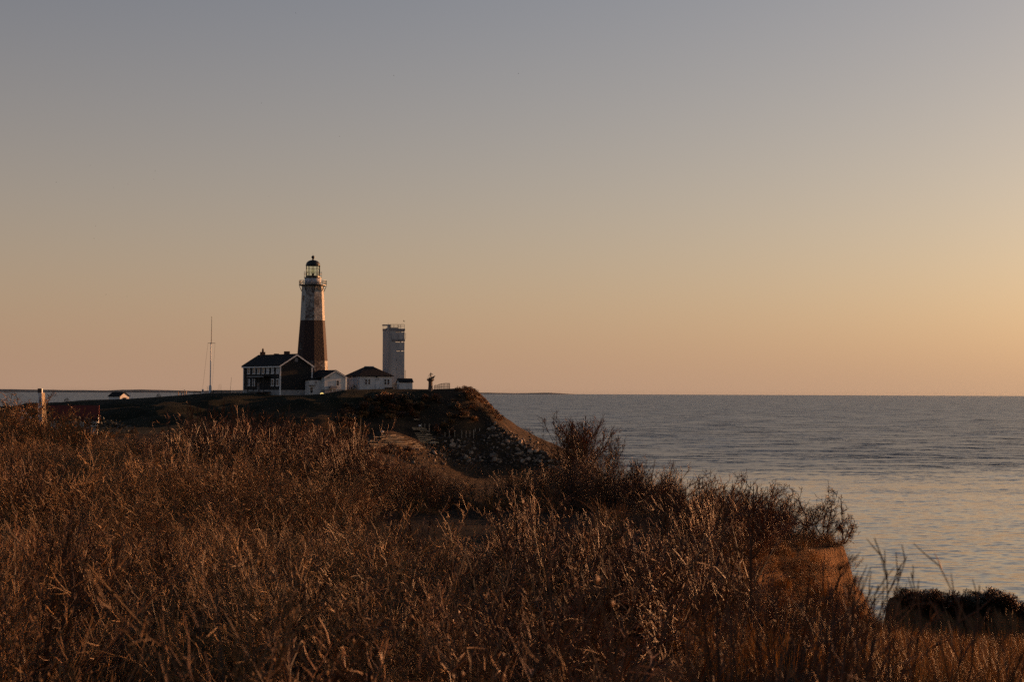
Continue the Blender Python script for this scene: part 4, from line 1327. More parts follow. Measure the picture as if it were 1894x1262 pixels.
# flock, far off
for i, (px, row, y, sp_, lb, grp) in enumerate([
        (547, 23.5, 520, 0.62, 'lone tiny dark bird at the top edge of the sky above the lighthouse', None),
        (728.5, 139.5, 520, 0.6, 'lone tiny dark bird high in the sky above the concrete tower', None),
        (959, 135.5, 560, 0.6, 'tiny dark bird farthest out in the sky towards the open sea', None),
        (628, 252, 540, 0.5, 'tiny dark bird in the sky just right above the lighthouse dome', None),
        (484, 190, 560, 0.5, 'tiny dark bird in the sky midway above the dark house', None),
        (497, 363, 580, 0.5, 'lowest tiny dark bird in the sky left of the lighthouse top', None)] +
        [(p_, r_, 640, 0.55, 'faint dark bird in the loose flock over the sea at the far left', 'birds in the loose flock over the far left sea') for p_, r_ in ((284, 331), (287, 316), (104, 337), (164, 369), (237, 340), (210, 347), (167, 306), (177, 418), (174, 441), (196, 545), (235, 549))]):
    rr = random.Random(i)
    g_ = gull('bird', at(px, row, y), sp_, rr.uniform(-1.6, 1.6), rr.uniform(-0.5, 0.5), rr.uniform(0.3, 1.2))
    tag(g_, lb, 'bird', grp)



# ------------------------------------------------------------------ vegetation
class Tw:
    """collects twigs as thin three-sided tubes and blades as ribbons"""

    def __init__(self):
        self.v = []; self.f = []; self.tone = []; self.n = 0

    def tube(self, pts, rad_, tone):
        pts = np.asarray(pts, float); n = len(pts)
        d = pts[-1] - pts[0]
        d = d / (np.linalg.norm(d) + 1e-9)
        a = np.array([0, 0, 1.0]) if abs(d[2]) < 0.8 else np.array([1.0, 0, 0])
        s = np.cross(d, a); s /= np.linalg.norm(s); u = np.cross(s, d)
        r = np.asarray(rad_, float)[:, None]
        ring = np.stack([pts + s * r, pts + (-0.5 * s + 0.866 * u) * r, pts + (-0.5 * s - 0.866 * u) * r], 1).reshape(-1, 3)
        b = self.n
        for i in range(n - 1):
            p = b + 3 * i
            self.f += [(p, p + 1, p + 4, p + 3), (p + 1, p + 2, p + 5, p + 4), (p + 2, p, p + 3, p + 5)]
        self.v.append(ring); self.n += 3 * n
        self.tone += [tone] * (3 * n)

    def blade(self, pts, w, tone):
        pts = np.asarray(pts, float); n = len(pts)
        d = pts[-1] - pts[0]
        s = np.cross(d, [0, 0, 1.0]); L = np.linalg.norm(s)
        s = s / L if L > 1e-6 else np.array([1.0, 0, 0])
        w = np.asarray(w)[:, None] * 0.5
        self.v.append(np.stack([pts - s * w, pts + s * w], 1).reshape(-1, 3))
        b = self.n
        for i in range(n - 1):
            p = b + 2 * i
            self.f.append((p, p + 1, p + 3, p + 2))
        self.n += 2 * n
        self.tone += [tone] * (2 * n)

    def bud(self, c, r, tone, e=1.6):
        c = np.asarray(c, float)
        self.v.append(c + np.array([(r, 0, 0), (0, r, 0), (-r, 0, 0), (0, -r, 0), (0, 0, r * e), (0, 0, -r * e)]))
        b = self.n
        self.f += [(b, b + 1, b + 4), (b + 1, b + 2, b + 4), (b + 2, b + 3, b + 4), (b + 3, b, b + 4), (b + 1, b, b + 5), (b + 2, b + 1, b + 5), (b + 3, b + 2, b + 5), (b, b + 3, b + 5)]
        self.n += 6
        self.tone += [tone] * 6

    def top(self): return max(float(a[:, 2].max()) for a in self.v) if self.v else 0.0

    def mesh(self, name, mat, k=1.0):
        me = bpy.data.meshes.new(name)
        v = np.concatenate(self.v) * k
        me.from_pydata(v.tolist(), [], self.f)
        a = me.attributes.new('tone', 'FLOAT', 'POINT')
        a.data.foreach_set('value', np.asarray(self.tone, np.float32))
        me.materials.append(mat)
        return me


def line(rng, p, d, L, n, up, zig):
    p = np.array(p, float); d = np.array(d, float)
    pts = [p.copy()]
    for i in range(n):
        d = d + rng.normal(0, zig, 3) + np.array([0, 0, up / n])
        d /= np.linalg.norm(d)
        p = p + d * L / n
        pts.append(p.copy())
    return pts


def tilt_dir(rng, d, lo, hi):
    ax = np.cross(d, rng.normal(0, 1, 3)); ax /= np.linalg.norm(ax) + 1e-9
    a = rad(rng.uniform(lo, hi))
    o = d * math.cos(a) + ax * math.sin(a)
    return o / np.linalg.norm(o)


def grow(trunk, crown, rng, H, n, spread, sec, ter, r0, zig=0.12, up=0.35, base=0.15, seclen=0.5, lo=22, hi=55, buds=0.0, lean=(0, 0), tlo=0.2, rmin=0.003, quat=0, lmin=0.62):
    for i in range(n):
        az = rng.uniform(0, 2 * math.pi); ti = rad(spread * (0.1 + 0.9 * rng.random()))
        d = np.array([math.sin(ti) * math.cos(az) + lean[0], math.sin(ti) * math.sin(az) + lean[1], math.cos(ti)])
        d /= np.linalg.norm(d)
        L = H * rng.uniform(lmin, 1.0) / max(d[2], 0.55)
        rb = base * rng.random()
        ns = 7
        P = line(rng, (math.cos(az) * rb, math.sin(az) * rb, -0.05), d, L, ns, up, zig)
        r = r0 * rng.uniform(0.65, 1.1)
        R = [max(rmin, r * (1 - 0.75 * k / ns)) for k in range(ns + 1)]
        trunk.tube(P, R, rng.uniform(0, 0.32))
        for j in range(sec):
            t_ = rng.uniform(tlo, 0.98); k = min(int(t_ * ns), ns - 1); fr = t_ * ns - k
            q = P[k] + (P[k + 1] - P[k]) * fr
            dd = (P[k + 1] - P[k]); dd /= np.linalg.norm(dd)
            d2 = tilt_dir(rng, dd, lo, hi)
            L2 = L * (1.05 - t_ * 0.75) * seclen * rng.uniform(0.5, 1.2)
            P2 = line(rng, q, d2, L2, 4, up * 0.8, zig * 1.2)
            r2 = max(rmin, R[k] * 0.55)
            crown.tube(P2, [max(rmin * 0.8, r2 * (1 - 0.7 * m_ / 4)) for m_ in range(5)], rng.uniform(0.05, 0.7))
            for l_ in range(ter):
                m_ = rng.integers(0, 4); g_ = rng.random()
                q3 = P2[m_] + (P2[m_ + 1] - P2[m_]) * g_
                d3 = P2[m_ + 1] - P2[m_]; d3 = tilt_dir(rng, d3 / np.linalg.norm(d3), lo, hi)
                L3 = L2 * rng.uniform(0.22, 0.55)
                P3 = line(rng, q3, d3, L3, 2, up * 0.6, zig * 1.4)
                crown.tube(P3, [rmin * 0.95, rmin * 0.8, rmin * 0.5], rng.uniform(0.2, 1.0))
                if rng.random() < buds: crown.bud(P3[-1], rng.uniform(0.006, 0.012), rng.uniform(0.5, 1))
                for _ in range(quat):
                    P4 = line(rng, P3[1], tilt_dir(rng, (P3[2] - P3[1]) / (np.linalg.norm(P3[2] - P3[1]) + 1e-9), lo, hi), L3 * 0.5, 1, 0.2, zig)
                    crown.tube(P4, [rmin * 0.8, rmin * 0.5], rng.uniform(0.4, 1.0))


def grass_tuft(tw, rng, n, H, rbase, out, w):
    for i in range(n):
        az = rng.uniform(0, 2 * math.pi); rb = rbase * math.sqrt(rng.random())
        p = np.array([math.cos(az) * rb, math.sin(az) * rb, -0.03])
        az2 = az + rng.normal(0, 0.9)
        L = H * rng.uniform(0.45, 1.1); o_ = out * rng.uniform(0.1, 1.2)
        hx, hy = math.cos(az2), math.sin(az2)
        pts = [p + np.array([hx * o_ * L * q ** 2, hy * o_ * L * q ** 2, L * (q - 0.32 * o_ * q ** 2.4)]) for q in (0, 0.4, 0.75, 1.0)]
        ww = w * rng.uniform(0.6, 1.3)
        tw.blade(pts, [ww, ww * 0.9, ww * 0.6, ww * 0.12], rng.random())


# --- meshes to scatter: unlinked source objects, picked by index
src = bpy.data.collections.new('scatter_sources')
KIND = {}


def add_src(kind, me):
    n_ = len(src.objects)
    o = bpy.data.objects.new('source_%03d' % n_, me)
    src.objects.link(o)
    KIND.setdefault(kind, []).append(n_)


def variant(kind, k, mat, fn):
    rng = np.random.default_rng(1000 + 37 * k + sum(map(ord, kind)))
    tw = Tw()
    fn(tw, rng)
    k_ = 1.0
    if kind in ('upright', 'dense', 'gnarly', 'wand', 'scrub'):      # so that a scale of 1 is a growth 1 m tall
        z = np.concatenate([a[:, 2] for a in tw.v])
        k_ = 1.0 / float(0.2 * np.percentile(z, 99.0) + 0.8 * z.max())
        if kind == 'dense': k_ *= 1.06
    add_src(kind, tw.mesh(kind, mat, k_))


for k in range(5):
    variant('upright', k, M['twig_red'], lambda tw, r: grow(tw, tw, r, 1.0, 11, 36, 10, 5, 0.0125, zig=0.13, up=0.4, base=0.12, seclen=0.42, lo=16, hi=46, buds=0.0, rmin=0.0024, quat=0))
for k in range(5):
    variant('dense', k, M['twig_tan'], lambda tw, r: grow(tw, tw, r, 1.0, 40, 74, 8, 5, 0.0048, zig=0.13, up=0.45, base=0.3, seclen=0.34, lo=18, hi=55, buds=0.0, rmin=0.0019, quat=0, lmin=0.72))
for k in range(4):
    variant('gnarly', k, M['twig_red'], lambda tw, r: grow(tw, tw, r, 1.0, 6, 44, 11, 7, 0.011, zig=0.22, up=0.25, base=0.2, seclen=0.5, lo=30, hi=70, buds=0.05, rmin=0.002, quat=1))
for k in range(4):
    variant('wand', k, M['twig_red'], lambda tw, r: grow(tw, tw, r, 1.0, 8, 20, 3, 1, 0.013, zig=0.05, up=0.4, base=0.35, seclen=0.25, lo=12, hi=30, tlo=0.45, rmin=0.0048))
for k in range(5):
    variant('grass', k, M['grass'], lambda tw, r: grass_tuft(tw, r, 110, 0.62, 0.26, 0.55, 0.007))
for k in range(3):
    variant('longgrass', k, M['grass'], lambda tw, r: grass_tuft(tw, r, 90, 0.9, 0.3, 0.85, 0.006))


def weed(tw, r):
    for i in range(5):
        P = line(r, (r.normal(0, 0.08), r.normal(0, 0.08), 0), tilt_dir(r, np.array([0, 0, 1.0]), 2, 18), r.uniform(0.6, 1.0), 6, 0.1, 0.07)
        tw.tube(P, [0.006, 0.006, 0.005, 0.005, 0.004, 0.004, 0.003], r.uniform(0.5, 1))
        for j in range(16):
            k = r.integers(2, 6); d = tilt_dir(r, np.array([0, 0, 1.0]), 40, 100)
            Q = line(r, P[k], d, r.uniform(0.05, 0.14), 3, -0.9, 0.25)
            tw.blade(Q, [0.008, 0.010, 0.007, 0.002], r.uniform(0.4, 1))
        d = tilt_dir(r, np.array([0, 0, 1.0]), 30, 80)
        Q = line(r, P[-1], d, r.uniform(0.12, 0.25), 5, -1.4, 0.15)
        tw.tube(Q, [0.006, 0.008, 0.008, 0.007, 0.005, 0.003], r.uniform(0.6, 1))


for k in range(4): variant('weed', k, M['grass'], weed)


def reed(tw, r):
    for i in range(3):
        P = line(r, (r.normal(0, 0.12), r.normal(0, 0.12), 0), tilt_dir(r, np.array([0, 0, 1.0]), 0, 7), r.uniform(0.7, 1.0), 5, 0.05, 0.02)
        tw.tube(P, [0.0035, 0.003, 0.003, 0.0025, 0.002, 0.0015], r.uniform(0.4, 1))
        for j in range(5): tw.bud(P[-1] - np.array([0, 0, 0.025 * j]) + r.normal(0, 0.004, 3), 0.006, 0.8, 2.5)


for k in range(3): variant('reed', k, M['grass'], reed)


def scrub(tw, r):
    grow(tw, tw, r, 1.0, 16, 70, 6, 3, 0.02, zig=0.12, up=0.5, base=0.5, seclen=0.4, lo=20, hi=60, rmin=0.011)


for k in range(4): variant('scrub', k, M['twig_red'], scrub)


def puff(tw, r):
    nl = 7
    cs = [(r.uniform(-0.45, 0.45), r.uniform(-0.45, 0.45), r.uniform(0.2, 0.6), r.uniform(0.25, 0.45)) for _ in range(nl)]
    for i in range(620):
        cx, cy, cz, cr = cs[r.integers(0, nl)]
        v = r.normal(0, 1, 3); v /= np.linalg.norm(v)
        c = np.array([cx, cy, cz]) + v * cr * (0.55 + 0.5 * r.random())
        if c[2] < 0: continue
        d = v * 0.7 + r.normal(0, 0.6, 3) + np.array([0, 0, 0.5]); d /= np.linalg.norm(d)
        L = r.uniform(0.10, 0.22)
        tw.blade([c, c + d * L * 0.6, c + d * L], [0.03, 0.05, 0.008], r.random())


for k in range(4): variant('tawny', k, M['twig_tan'], puff)
for k in range(3): variant('rusty', k, M['twig_red'], puff)


def evergreen(tw, r):
    for i in range(900):
        v = r.normal(0, 1, 3); v /= np.linalg.norm(v)
        c = v * (0.45 + 0.55 * r.random() ** 0.5) * np.array([0.62, 0.62, 0.5]) * (1 + 0.25 * math.sin(5 * v[0] + 3 * v[2])) + np.array([0, 0, 0.48])
        if c[2] < 0: continue
        d = v + r.normal(0, 0.7, 3); d /= np.linalg.norm(d)
        tw.blade([c, c + d * 0.06, c + d * 0.10], [0.02, 0.045, 0.01], r.random())


for k in range(2): variant('evergreen', k, M['dark_leaf'], evergreen)


def scatter(name, label_kind, P, rot, scl, idx):
    me = bpy.data.meshes.new(name)
    me.from_pydata([tuple(p) for p in P], [], [])
    a = me.attributes.new('rot', 'FLOAT_VECTOR', 'POINT'); a.data.foreach_set('vector', np.asarray(rot, np.float32).ravel())
    a = me.attributes.new('scl', 'FLOAT_VECTOR', 'POINT'); a.data.foreach_set('vector', np.asarray(scl, np.float32).ravel())
    a = me.attributes.new('idx', 'INT', 'POINT'); a.data.foreach_set('value', np.asarray(idx, np.int32))
    o = bpy.data.objects.new(name, me)
    COL.objects.link(o)
    ng = bpy.data.node_groups.new(name, 'GeometryNodeTree')
    ng.interface.new_socket('Geometry', in_out='INPUT', socket_type='NodeSocketGeometry')
    ng.interface.new_socket('Geometry', in_out='OUTPUT', socket_type='NodeSocketGeometry')
    gi = ng.nodes.new('NodeGroupInput'); go = ng.nodes.new('NodeGroupOutput')
    ip = ng.nodes.new('GeometryNodeInstanceOnPoints')
    ci_ = ng.nodes.new('GeometryNodeCollectionInfo')
    ci_.inputs['Collection'].default_value = src
    ci_.inputs['Separate Children'].default_value = True
    ci_.inputs['Reset Children'].default_value = True

    def attr(nm, typ):
        n_ = ng.nodes.new('GeometryNodeInputNamedAttribute'); n_.data_type = typ
        n_.inputs['Name'].default_value = nm
        return n_.outputs['Attribute']
    ng.links.new(gi.outputs[0], ip.inputs['Points'])
    ng.links.new(ci_.outputs[0], ip.inputs['Instance'])
    ip.inputs['Pick Instance'].default_value = True
    ng.links.new(attr('idx', 'INT'), ip.inputs['Instance Index'])
    ng.links.new(attr('rot', 'FLOAT_VECTOR'), ip.inputs['Rotation'])
    ng.links.new(attr('scl', 'FLOAT_VECTOR'), ip.inputs['Scale'])
    ng.links.new(ip.outputs[0], go.inputs[0])
    md = o.modifiers.new('scatter', 'NODES'); md.node_group = ng
    o['kind'] = 'stuff'
    return o


TOPX = [-400, 0, 60, 120, 200, 345, 350, 640, 700, 760, 850, 1000, 1030, 1080, 1130, 1200, 1250, 1300, 1400, 1540, 1575, 1600, 1640, 1700, 2400]
TOPR = [775, 775, 785, 790, 800, 805, 746, 772, 822, 838, 850, 850, 848, 822, 815, 830, 845, 858, 885, 918, 945, 1010, 1100, 1130, 1130]


def px_of(x, y): return PW / 2 + x / y * F


def top_limit(x, y):
    """greatest height of growth at a spot for the thicket to keep the outline it has in the photo"""
    r = np.interp(px_of(x, y), TOPX, TOPR)
    r3 = np.interp(px_of(x, y), [700, 770, 950, 1010], [600, 985, 985, 600])
    r = np.where((y < 42.5) & (y > 9), np.maximum(r, r3), r)
    r2 = np.interp(px_of(x, y), [1250, 1340, 1420, 1500, 1600, 1650], [600, 940, 1050, 1095, 1120, 1135])
    r = np.where(y < 33, np.maximum(r, r2), r)
    return EYE.z - y * (r - HOR) / F


def spread(step, y0, y1, seed, half=0.34):
    rng = np.random.default_rng(seed)
    xs = np.arange(-half * y1 - 2, half * y1 + 2, step); ys = np.arange(y0, y1, step)
    X, Y = np.meshgrid(xs, ys)
    X = X + rng.uniform(-0.5, 0.5, X.shape) * step; Y = Y + rng.uniform(-0.5, 0.5, Y.shape) * step
    X = X.ravel(); Y = Y.ravel()
    m_ = np.abs(X) < half * Y + 1.5
    X, Y = X[m_], Y[m_]
    return X, Y, rng


def clear_of(X, Y):
    """1 where growth may stand, 0 in the open patches"""
    p = px_of(X, Y)
    c1 = ((X + 1.75) / 2.2) ** 2 + ((Y - 46) / 3.6) ** 2 < 1
    c2 = ((X + 22.5) / 4.6) ** 2 + ((Y - 107) / 13) ** 2 < 1
    return ~(c1 | c2)


# shrubs of the thicket
X, Y, rng = spread(0.86, 7.5, 134, 1)
SD = poly_sd(X, Y)
Z = zland(X, Y)
n1 = fbm(X / 3.2, Y / 3.2, 61); n2 = fbm(X / 7.0, Y / 9.0, 62); n3 = fbm(X / 1.4, Y / 1.4, 64)
cl = np.clip(0.97 + 4.3 * fbm(X / 5.5, Y / 8.0, 66, 2), 0.25, 1.65)
P = px_of(X, Y)
keep = (SD > 0.15) & clear_of(X, Y) & (n1 + 0.5 * n3 > -0.05) & ~((P > 1585) & (Y < 29)) 
kinds = []
hts = np.zeros(len(X))
for i in range(len(X)):
    right = (P[i] - 820) / 260 + n2[i] * 3 + rng.normal(0, 0.5)
    u_ = rng.random()
    if right > 0:
        kd = 'upright' if u_ < 0.62 else ('gnarly' if u_ < 0.98 else 'wand'); h_ = rng.uniform(1.25, 2.3) * (1.12 if Y[i] < 36 else 0.85)
    else:
        kd = 'dense' if u_ < 0.8 else ('upright' if u_ < 0.93 else 'gnarly'); h_ = rng.uniform(0.95, 1.75)
    if 335 < P[i] < 660 and 52 < Y[i] < 86:
        h_ *= 2.1; kd = 'upright' if u_ < 0.7 else 'wand'
    kinds.append(kd)
    hts[i] = h_ * (0.86 + 0.9 * n1[i] + 0.4 * n3[i]) * cl[i]
lim = (top_limit(X, Y) - Z) * rng.uniform(0.72, 1.0, len(X))
near = EYE.z - Y * (np.interp(Y, [7, 10, 14, 20, 30, 40], [1215, 1150, 1060, 965, 890, 700]) - HOR) / F - Z
mass = (P > 340) & (P < 640) & (Y > 54) & (Y < 80)
hts = np.minimum(np.minimum(hts, np.where(mass, 3.3, 2.1)), np.minimum(lim, near * rng.uniform(0.8, 1.0, len(X))))
keep &= hts > 0.28
I = np.nonzero(keep)[0]
idx = [int(rng.choice(KIND[kinds[i]])) for i in I]
rot = np.stack([rng.normal(0, 0.08, len(I)), rng.normal(0, 0.08, len(I)), rng.uniform(0, 6.28, len(I))], 1)
wd = hts[I] * rng.uniform(0.85, 1.25, len(I)) * np.array([1.25 if kinds[i] == 'dense' else 1.12 for i in I])
scl = np.stack([wd, wd, hts[I]], 1)
print('thicket', len(I))
scatter('thicket', None, np.stack([X[I], Y[I], Z[I] - 0.03], 1), rot, scl, idx)

# grass between and below the shrubs
parts = []
for step, y0, y1, seed in ((0.34, 5.0, 30, 2), (0.55, 30, 66, 3), (0.8, 66, 136, 4)):
    X, Y, rng = spread(step, y0, y1, seed)
    Z = zland(X, Y); SD = poly_sd(X, Y); P = px_of(X, Y)
    n1 = fbm(X / 2.6, Y / 2.6, 71); n2 = fbm(X / 6, Y / 6, 72)
    rightlow = (P > 1560) & (Y < 30)
    keep = (SD > -0.1) & ((n1 + 0.10 * np.clip(P / 947 - 0.6, 0, 1) < -0.17) | rightlow) & (clear_of(X, Y) | (rng.random(len(X)) < 0.22))
    face = (SD < 0) & (SD > -3.6) & (X > 2.2) & (Y > 30) & (Y < 50) & (rng.random(len(X)) < 0.95)
    keep &= ~face
    h_ = rng.uniform(0.6, 1.25, len(X)) * (1 + 0.7 * n2)
    h_ = np.where(rightlow, h_ * 0.62, h_)
    h_ = np.where(face, h_ * 0.42, h_)
    h_ = np.where(~clear_of(X, Y), h_ * 0.35, h_)
    lim = (top_limit(X, Y) - Z) / 0.62 * rng.uniform(0.7, 1, len(X))
    h_ = np.where(face, h_, np.minimum(h_, lim))
    keep &= h_ > 0.15
    I = np.nonzero(keep)[0]
    g_ = step / 0.34
    idx = []
    for i in I:
        u_ = rng.random()
        k_ = 'grass' if (u_ < 0.62 or rightlow[i] or face[i]) else ('longgrass' if u_ < 0.985 else 'weed')
        if k_ == 'weed' and P[i] > 900: k_ = 'grass'
        idx.append(int(rng.choice(KIND[k_])))
    w_ = h_[I] * rng.uniform(0.9, 1.3, len(I)) * min(g_, 1.7) ** 0.5
    rot = np.stack([rng.normal(0, 0.12, len(I)), rng.normal(0, 0.12, len(I)), rng.uniform(0, 6.28, len(I))], 1)
    parts.append((np.stack([X[I], Y[I], Z[I]], 1), rot, np.stack([w_, w_, h_[I]], 1), idx))
print('grass', [len(p[3]) for p in parts])
scatter('dry_grass', None, np.concatenate([p[0] for p in parts]), np.concatenate([p[1] for p in parts]), np.concatenate([p[2] for p in parts]), sum((p[3] for p in parts), []))

# dry growth clinging to the eroded cliff face
rng = np.random.default_rng(12)
N = 15000
X = rng.uniform(2.5, 13, N); Y = rng.uniform(29, 50, N)
SD = poly_sd(X, Y); Z = zland(X, Y)
n1 = fbm(X / 1.1, Y / 1.1, 75)
keep = (SD < -0.1) & (SD > -3.4) & (n1 > -0.26)
I = np.nonzero(keep)[0]
h_ = rng.uniform(0.16, 0.46, len(I)) * (1 + n1[I])
idx = [int(rng.choice(KIND['grass' if u_ < 0.45 else ('dense' if u_ < 0.85 else 'gnarly')])) for u_ in rng.random(len(I))]
rot = np.stack([rng.normal(0.1, 0.35, len(I)), rng.normal(0.45, 0.35, len(I)), rng.normal(-0.3, 0.5, len(I))], 1)
scatter('cliff_growth', None, np.stack([X[I], Y[I], Z[I]], 1), rot, np.stack([h_ * 1.1, h_ * 1.1, h_], 1), idx)
print('cliff growth', len(I))

# turf along the cliff lip
rng = np.random.default_rng(14)
N = 5200
X = rng.uniform(2, 10, N); Y = rng.uniform(34, 62, N)
SD = poly_sd(X, Y); Z = zland(X, Y)
I = np.nonzero((SD > -0.35) & (SD < 1.6) & (X > 3.5) & (fbm(X / 0.8, Y / 0.8, 76) > -0.12))[0]
h_ = rng.uniform(0.14, 0.42, len(I))
scatter('lip_turf', None, np.stack([X[I], Y[I], Z[I]], 1), np.stack([rng.normal(0, 0.25, len(I)), rng.normal(0.15, 0.25, len(I)), rng.uniform(-3, 3, len(I))], 1), np.stack([h_ * 1.3, h_ * 1.3, h_], 1),
        [int(rng.choice(KIND['grass' if u_ < 0.6 else 'dense'])) for u_ in rng.random(len(I))])

# taller gold grass in front of the bluff rim
rng = np.random.default_rng(15)
Y = rng.uniform(21.5, 25.4, 420); P = rng.uniform(1600, 2010, 420); X = (P - PW / 2) / F * Y; Z = zland(X, Y)
h_ = rng.uniform(0.35, 0.85, 420)
scatter('gold_grass', None, np.stack([X, Y, Z], 1), np.stack([rng.normal(0, 0.12, 420), rng.normal(0, 0.12, 420), rng.uniform(0, 6.28, 420)], 1), np.stack([h_, h_, h_], 1), [int(rng.choice(KIND['grass'])) for _ in range(420)])

# brush on the bank that falls away behind the plateau
rng = np.random.default_rng(16)
N = 3400
X = rng.uniform(-26, 5, N); Y = rng.uniform(50, 150, N)
SD = poly_sd(X, Y); Z = zland(X, Y)
I = np.nonzero((SD < 0.4) & (SD > -26) & (Z > 1.5))[0]
h_ = rng.uniform(0.35, 1.05, len(I))
h_ = np.minimum(h_, np.maximum(0.15, top_limit(X[I], Y[I]) - Z[I]))
scatter('bank_brush', None, np.stack([X[I], Y[I], Z[I]], 1), np.stack([rng.normal(0, 0.15, len(I)), rng.normal(0, 0.15, len(I)), rng.uniform(0, 6.28, len(I))], 1), np.stack([h_ * 1.2, h_ * 1.2, h_], 1),
        [int(rng.choice(KIND['upright' if u_ < 0.45 else ('dense' if u_ < 0.8 else 'rusty')])) for u_ in rng.random(len(I))])

# reeds standing up from the grass at the near right
rng = np.random.default_rng(8)
Y = rng.uniform(11, 25, 130); P = rng.uniform(1480, 1990, 130)
X = (P - PW / 2) / F * Y; Z = zland(X, Y)
h_ = rng.uniform(0.55, 1.05, 130)
rot = np.stack([rng.normal(0, 0.05, 130), rng.normal(0, 0.05, 130), rng.uniform(0, 6.28, 130)], 1)
scatter('reeds', None, np.stack([X, Y, Z], 1), rot, np.stack([h_, h_, h_], 1), [int(rng.choice(KIND['reed'])) for _ in range(130)])

# low scrub over the slopes of the headland
rng = np.random.default_rng(9)
N = 9000
X = rng.uniform(-125, 24, N); Y = rng.uniform(345, 470, N); Z = zland(X, Y)
Pn = fbm(X / 9, Y / 9, 81)
Xp = px_of(X, Y); R_ = HOR - (Z - EYE.z) / Y * F
seav = (X > -13) & (Z < 22.9)
keep = (Z > 2.5) & (Pn + 0.4 * fbm(X / 3, Y / 3, 82) > -0.12) & ((Z < 20.6 - 7.5 * (X < -38)) | seav) & ~((Xp > 675) & (Xp < 800) & (R_ > 776) & (R_ < 836)) & ~((Xp > 770) & (R_ > 806)) & ~(seav & (R_ > 778))
I = np.nonzero(keep)[0]
h_ = rng.uniform(0.6, 1.7, len(I)) * (1 + 1.2 * Pn[I])
h_ = np.where(seav[I], h_ * 0.6, h_)
w_ = h_ * rng.uniform(0.9, 1.5, len(I))
idx = []
for i in I:
    u_ = rng.random()
    idx.append(int(rng.choice(KIND['tawny' if u_ < (0.75 if seav[i] else 0.4) else ('rusty' if u_ < 0.86 else 'evergreen')])))
rot = np.stack([rng.normal(0, 0.1, len(I)), rng.normal(0, 0.1, len(I)), rng.uniform(0, 6.28, len(I))], 1)
scatter('hillside_scrub', None, np.stack([X[I], Y[I], Z[I] - 0.1], 1), rot, np.stack([w_, w_, h_], 1), idx)
print('scrub', len(I))


# --- shrubs one can tell apart
def shrub(name, px, y, toprow, label, style, seed, width=1.0, cat='shrub', group=None, z=None, **kw):
    """a bare shrub of its own: trunk (stems) and crown (twigs)"""
    g = ground_at(px, y)
    if z is not None: g.z = z
    H = at(px, toprow, y).z - g.z
    rng = np.random.default_rng(seed)
    tr, cr = Tw(), Tw()
    k = H
    st_ = dict(
        round=dict(lmin=0.85, n=26, spread=56, sec=12, ter=7, r0=0.024, zig=0.12, up=0.55, base=0.16, seclen=0.46, lo=18, hi=50, rmin=0.0075),
        wand=dict(n=40, spread=24, sec=6, ter=3, r0=0.03, zig=0.05, up=0.4, base=0.6, seclen=0.3, lo=12, hi=32, tlo=0.3, rmin=0.012),
        gnarly=dict(n=8, spread=45, sec=10, ter=6, r0=0.024, zig=0.2, up=0.3, base=0.25, seclen=0.5, lo=28, hi=68, buds=0.5, rmin=0.006, quat=1),
        fork=dict(n=9, spread=34, sec=9, ter=5, r0=0.012, zig=0.09, up=0.35, base=0.10, seclen=0.45, lo=22, hi=46, tlo=0.25, buds=0.03, rmin=0.003),
        sapling=dict(n=1, spread=5, sec=15, ter=6, r0=0.034, zig=0.05, up=0.2, base=0.02, seclen=0.42, lo=28, hi=58, tlo=0.3, rmin=0.0045),
        stems=dict(n=12, spread=22, sec=6, ter=3, r0=0.022, zig=0.07, up=0.4, base=0.25, seclen=0.35, lo=15, hi=40, tlo=0.3, rmin=0.0055),
        fine=dict(n=24, spread=50, sec=10, ter=5, r0=0.013, zig=0.1, up=0.45, base=0.35, seclen=0.45, lo=18, hi=55, buds=0.2, rmin=0.005))[style]
    mat = kw.pop('mat', M['twig_red'])
    st_ = dict(st_); st_.update(kw)
    st_['base'] = st_['base'] * width
    grow(tr, cr, rng, H, **st_)
    fit = H / max(tr.top(), cr.top())
    o = empty(name, g, rng.uniform(0, 0.3))
    tag(o, label, cat, group)
    for nm, tw in (('trunk', tr), ('crown', cr)):
        if tw.n == 0: continue
        me = tw.mesh(nm, mat, fit)
        c = bpy.data.objects.new(nm, me)
        COL.objects.link(c); c.parent = o
    return o


RD, TN = M['twig_red'], M['twig_tan']
shrub('bare_shrub', 1066, 61, 757, 'large rounded bare bush standing against the sea right of the headland', 'round', 1, width=0.6, r0=0.03, z=18.9, n=34, rmin=0.009, spread=42)
shrub('bare_shrub', 1122, 58, 796, 'feathery golden-brown bush leaning on the right of the large rounded bush', 'fine', 2, mat=TN, z=18.9)
shrub('bare_shrub', 385, 68, 738, 'tall clump of thin upright wands in front of the flagpole foot', 'wand', 3, width=1.3)
shrub('bare_shrub', 432, 66, 742, 'tall wand-stemmed shrub in front of the gap left of the dark house', 'wand', 4, width=1.2)
shrub('bare_shrub', 480, 70, 748, 'tall wand-stemmed shrub in front of the dark house porch', 'wand', 5, width=1.2)
shrub('bare_shrub', 530, 72, 756, 'slender upright shrub below the corner of the dark house', 'stems', 6, mat=TN)
shrub('bare_shrub', 575, 72, 762, 'pale upright shrub below the foot of the lighthouse', 'wand', 7, mat=TN, width=1.2)
shrub('bare_shrub', 620, 74, 776, 'low twiggy shrub below the small white gabled house', 'stems', 8, mat=TN)
shrub('bare_shrub', 440, 62, 775, 'dense brown bush below the tall wands near the flagpole', 'round', 9, z=18.3)
shrub('bare_shrub', 520, 62, 785, 'dense brown bush below the dark house, right of the wand-stemmed shrubs', 'round', 10, z=18.3)
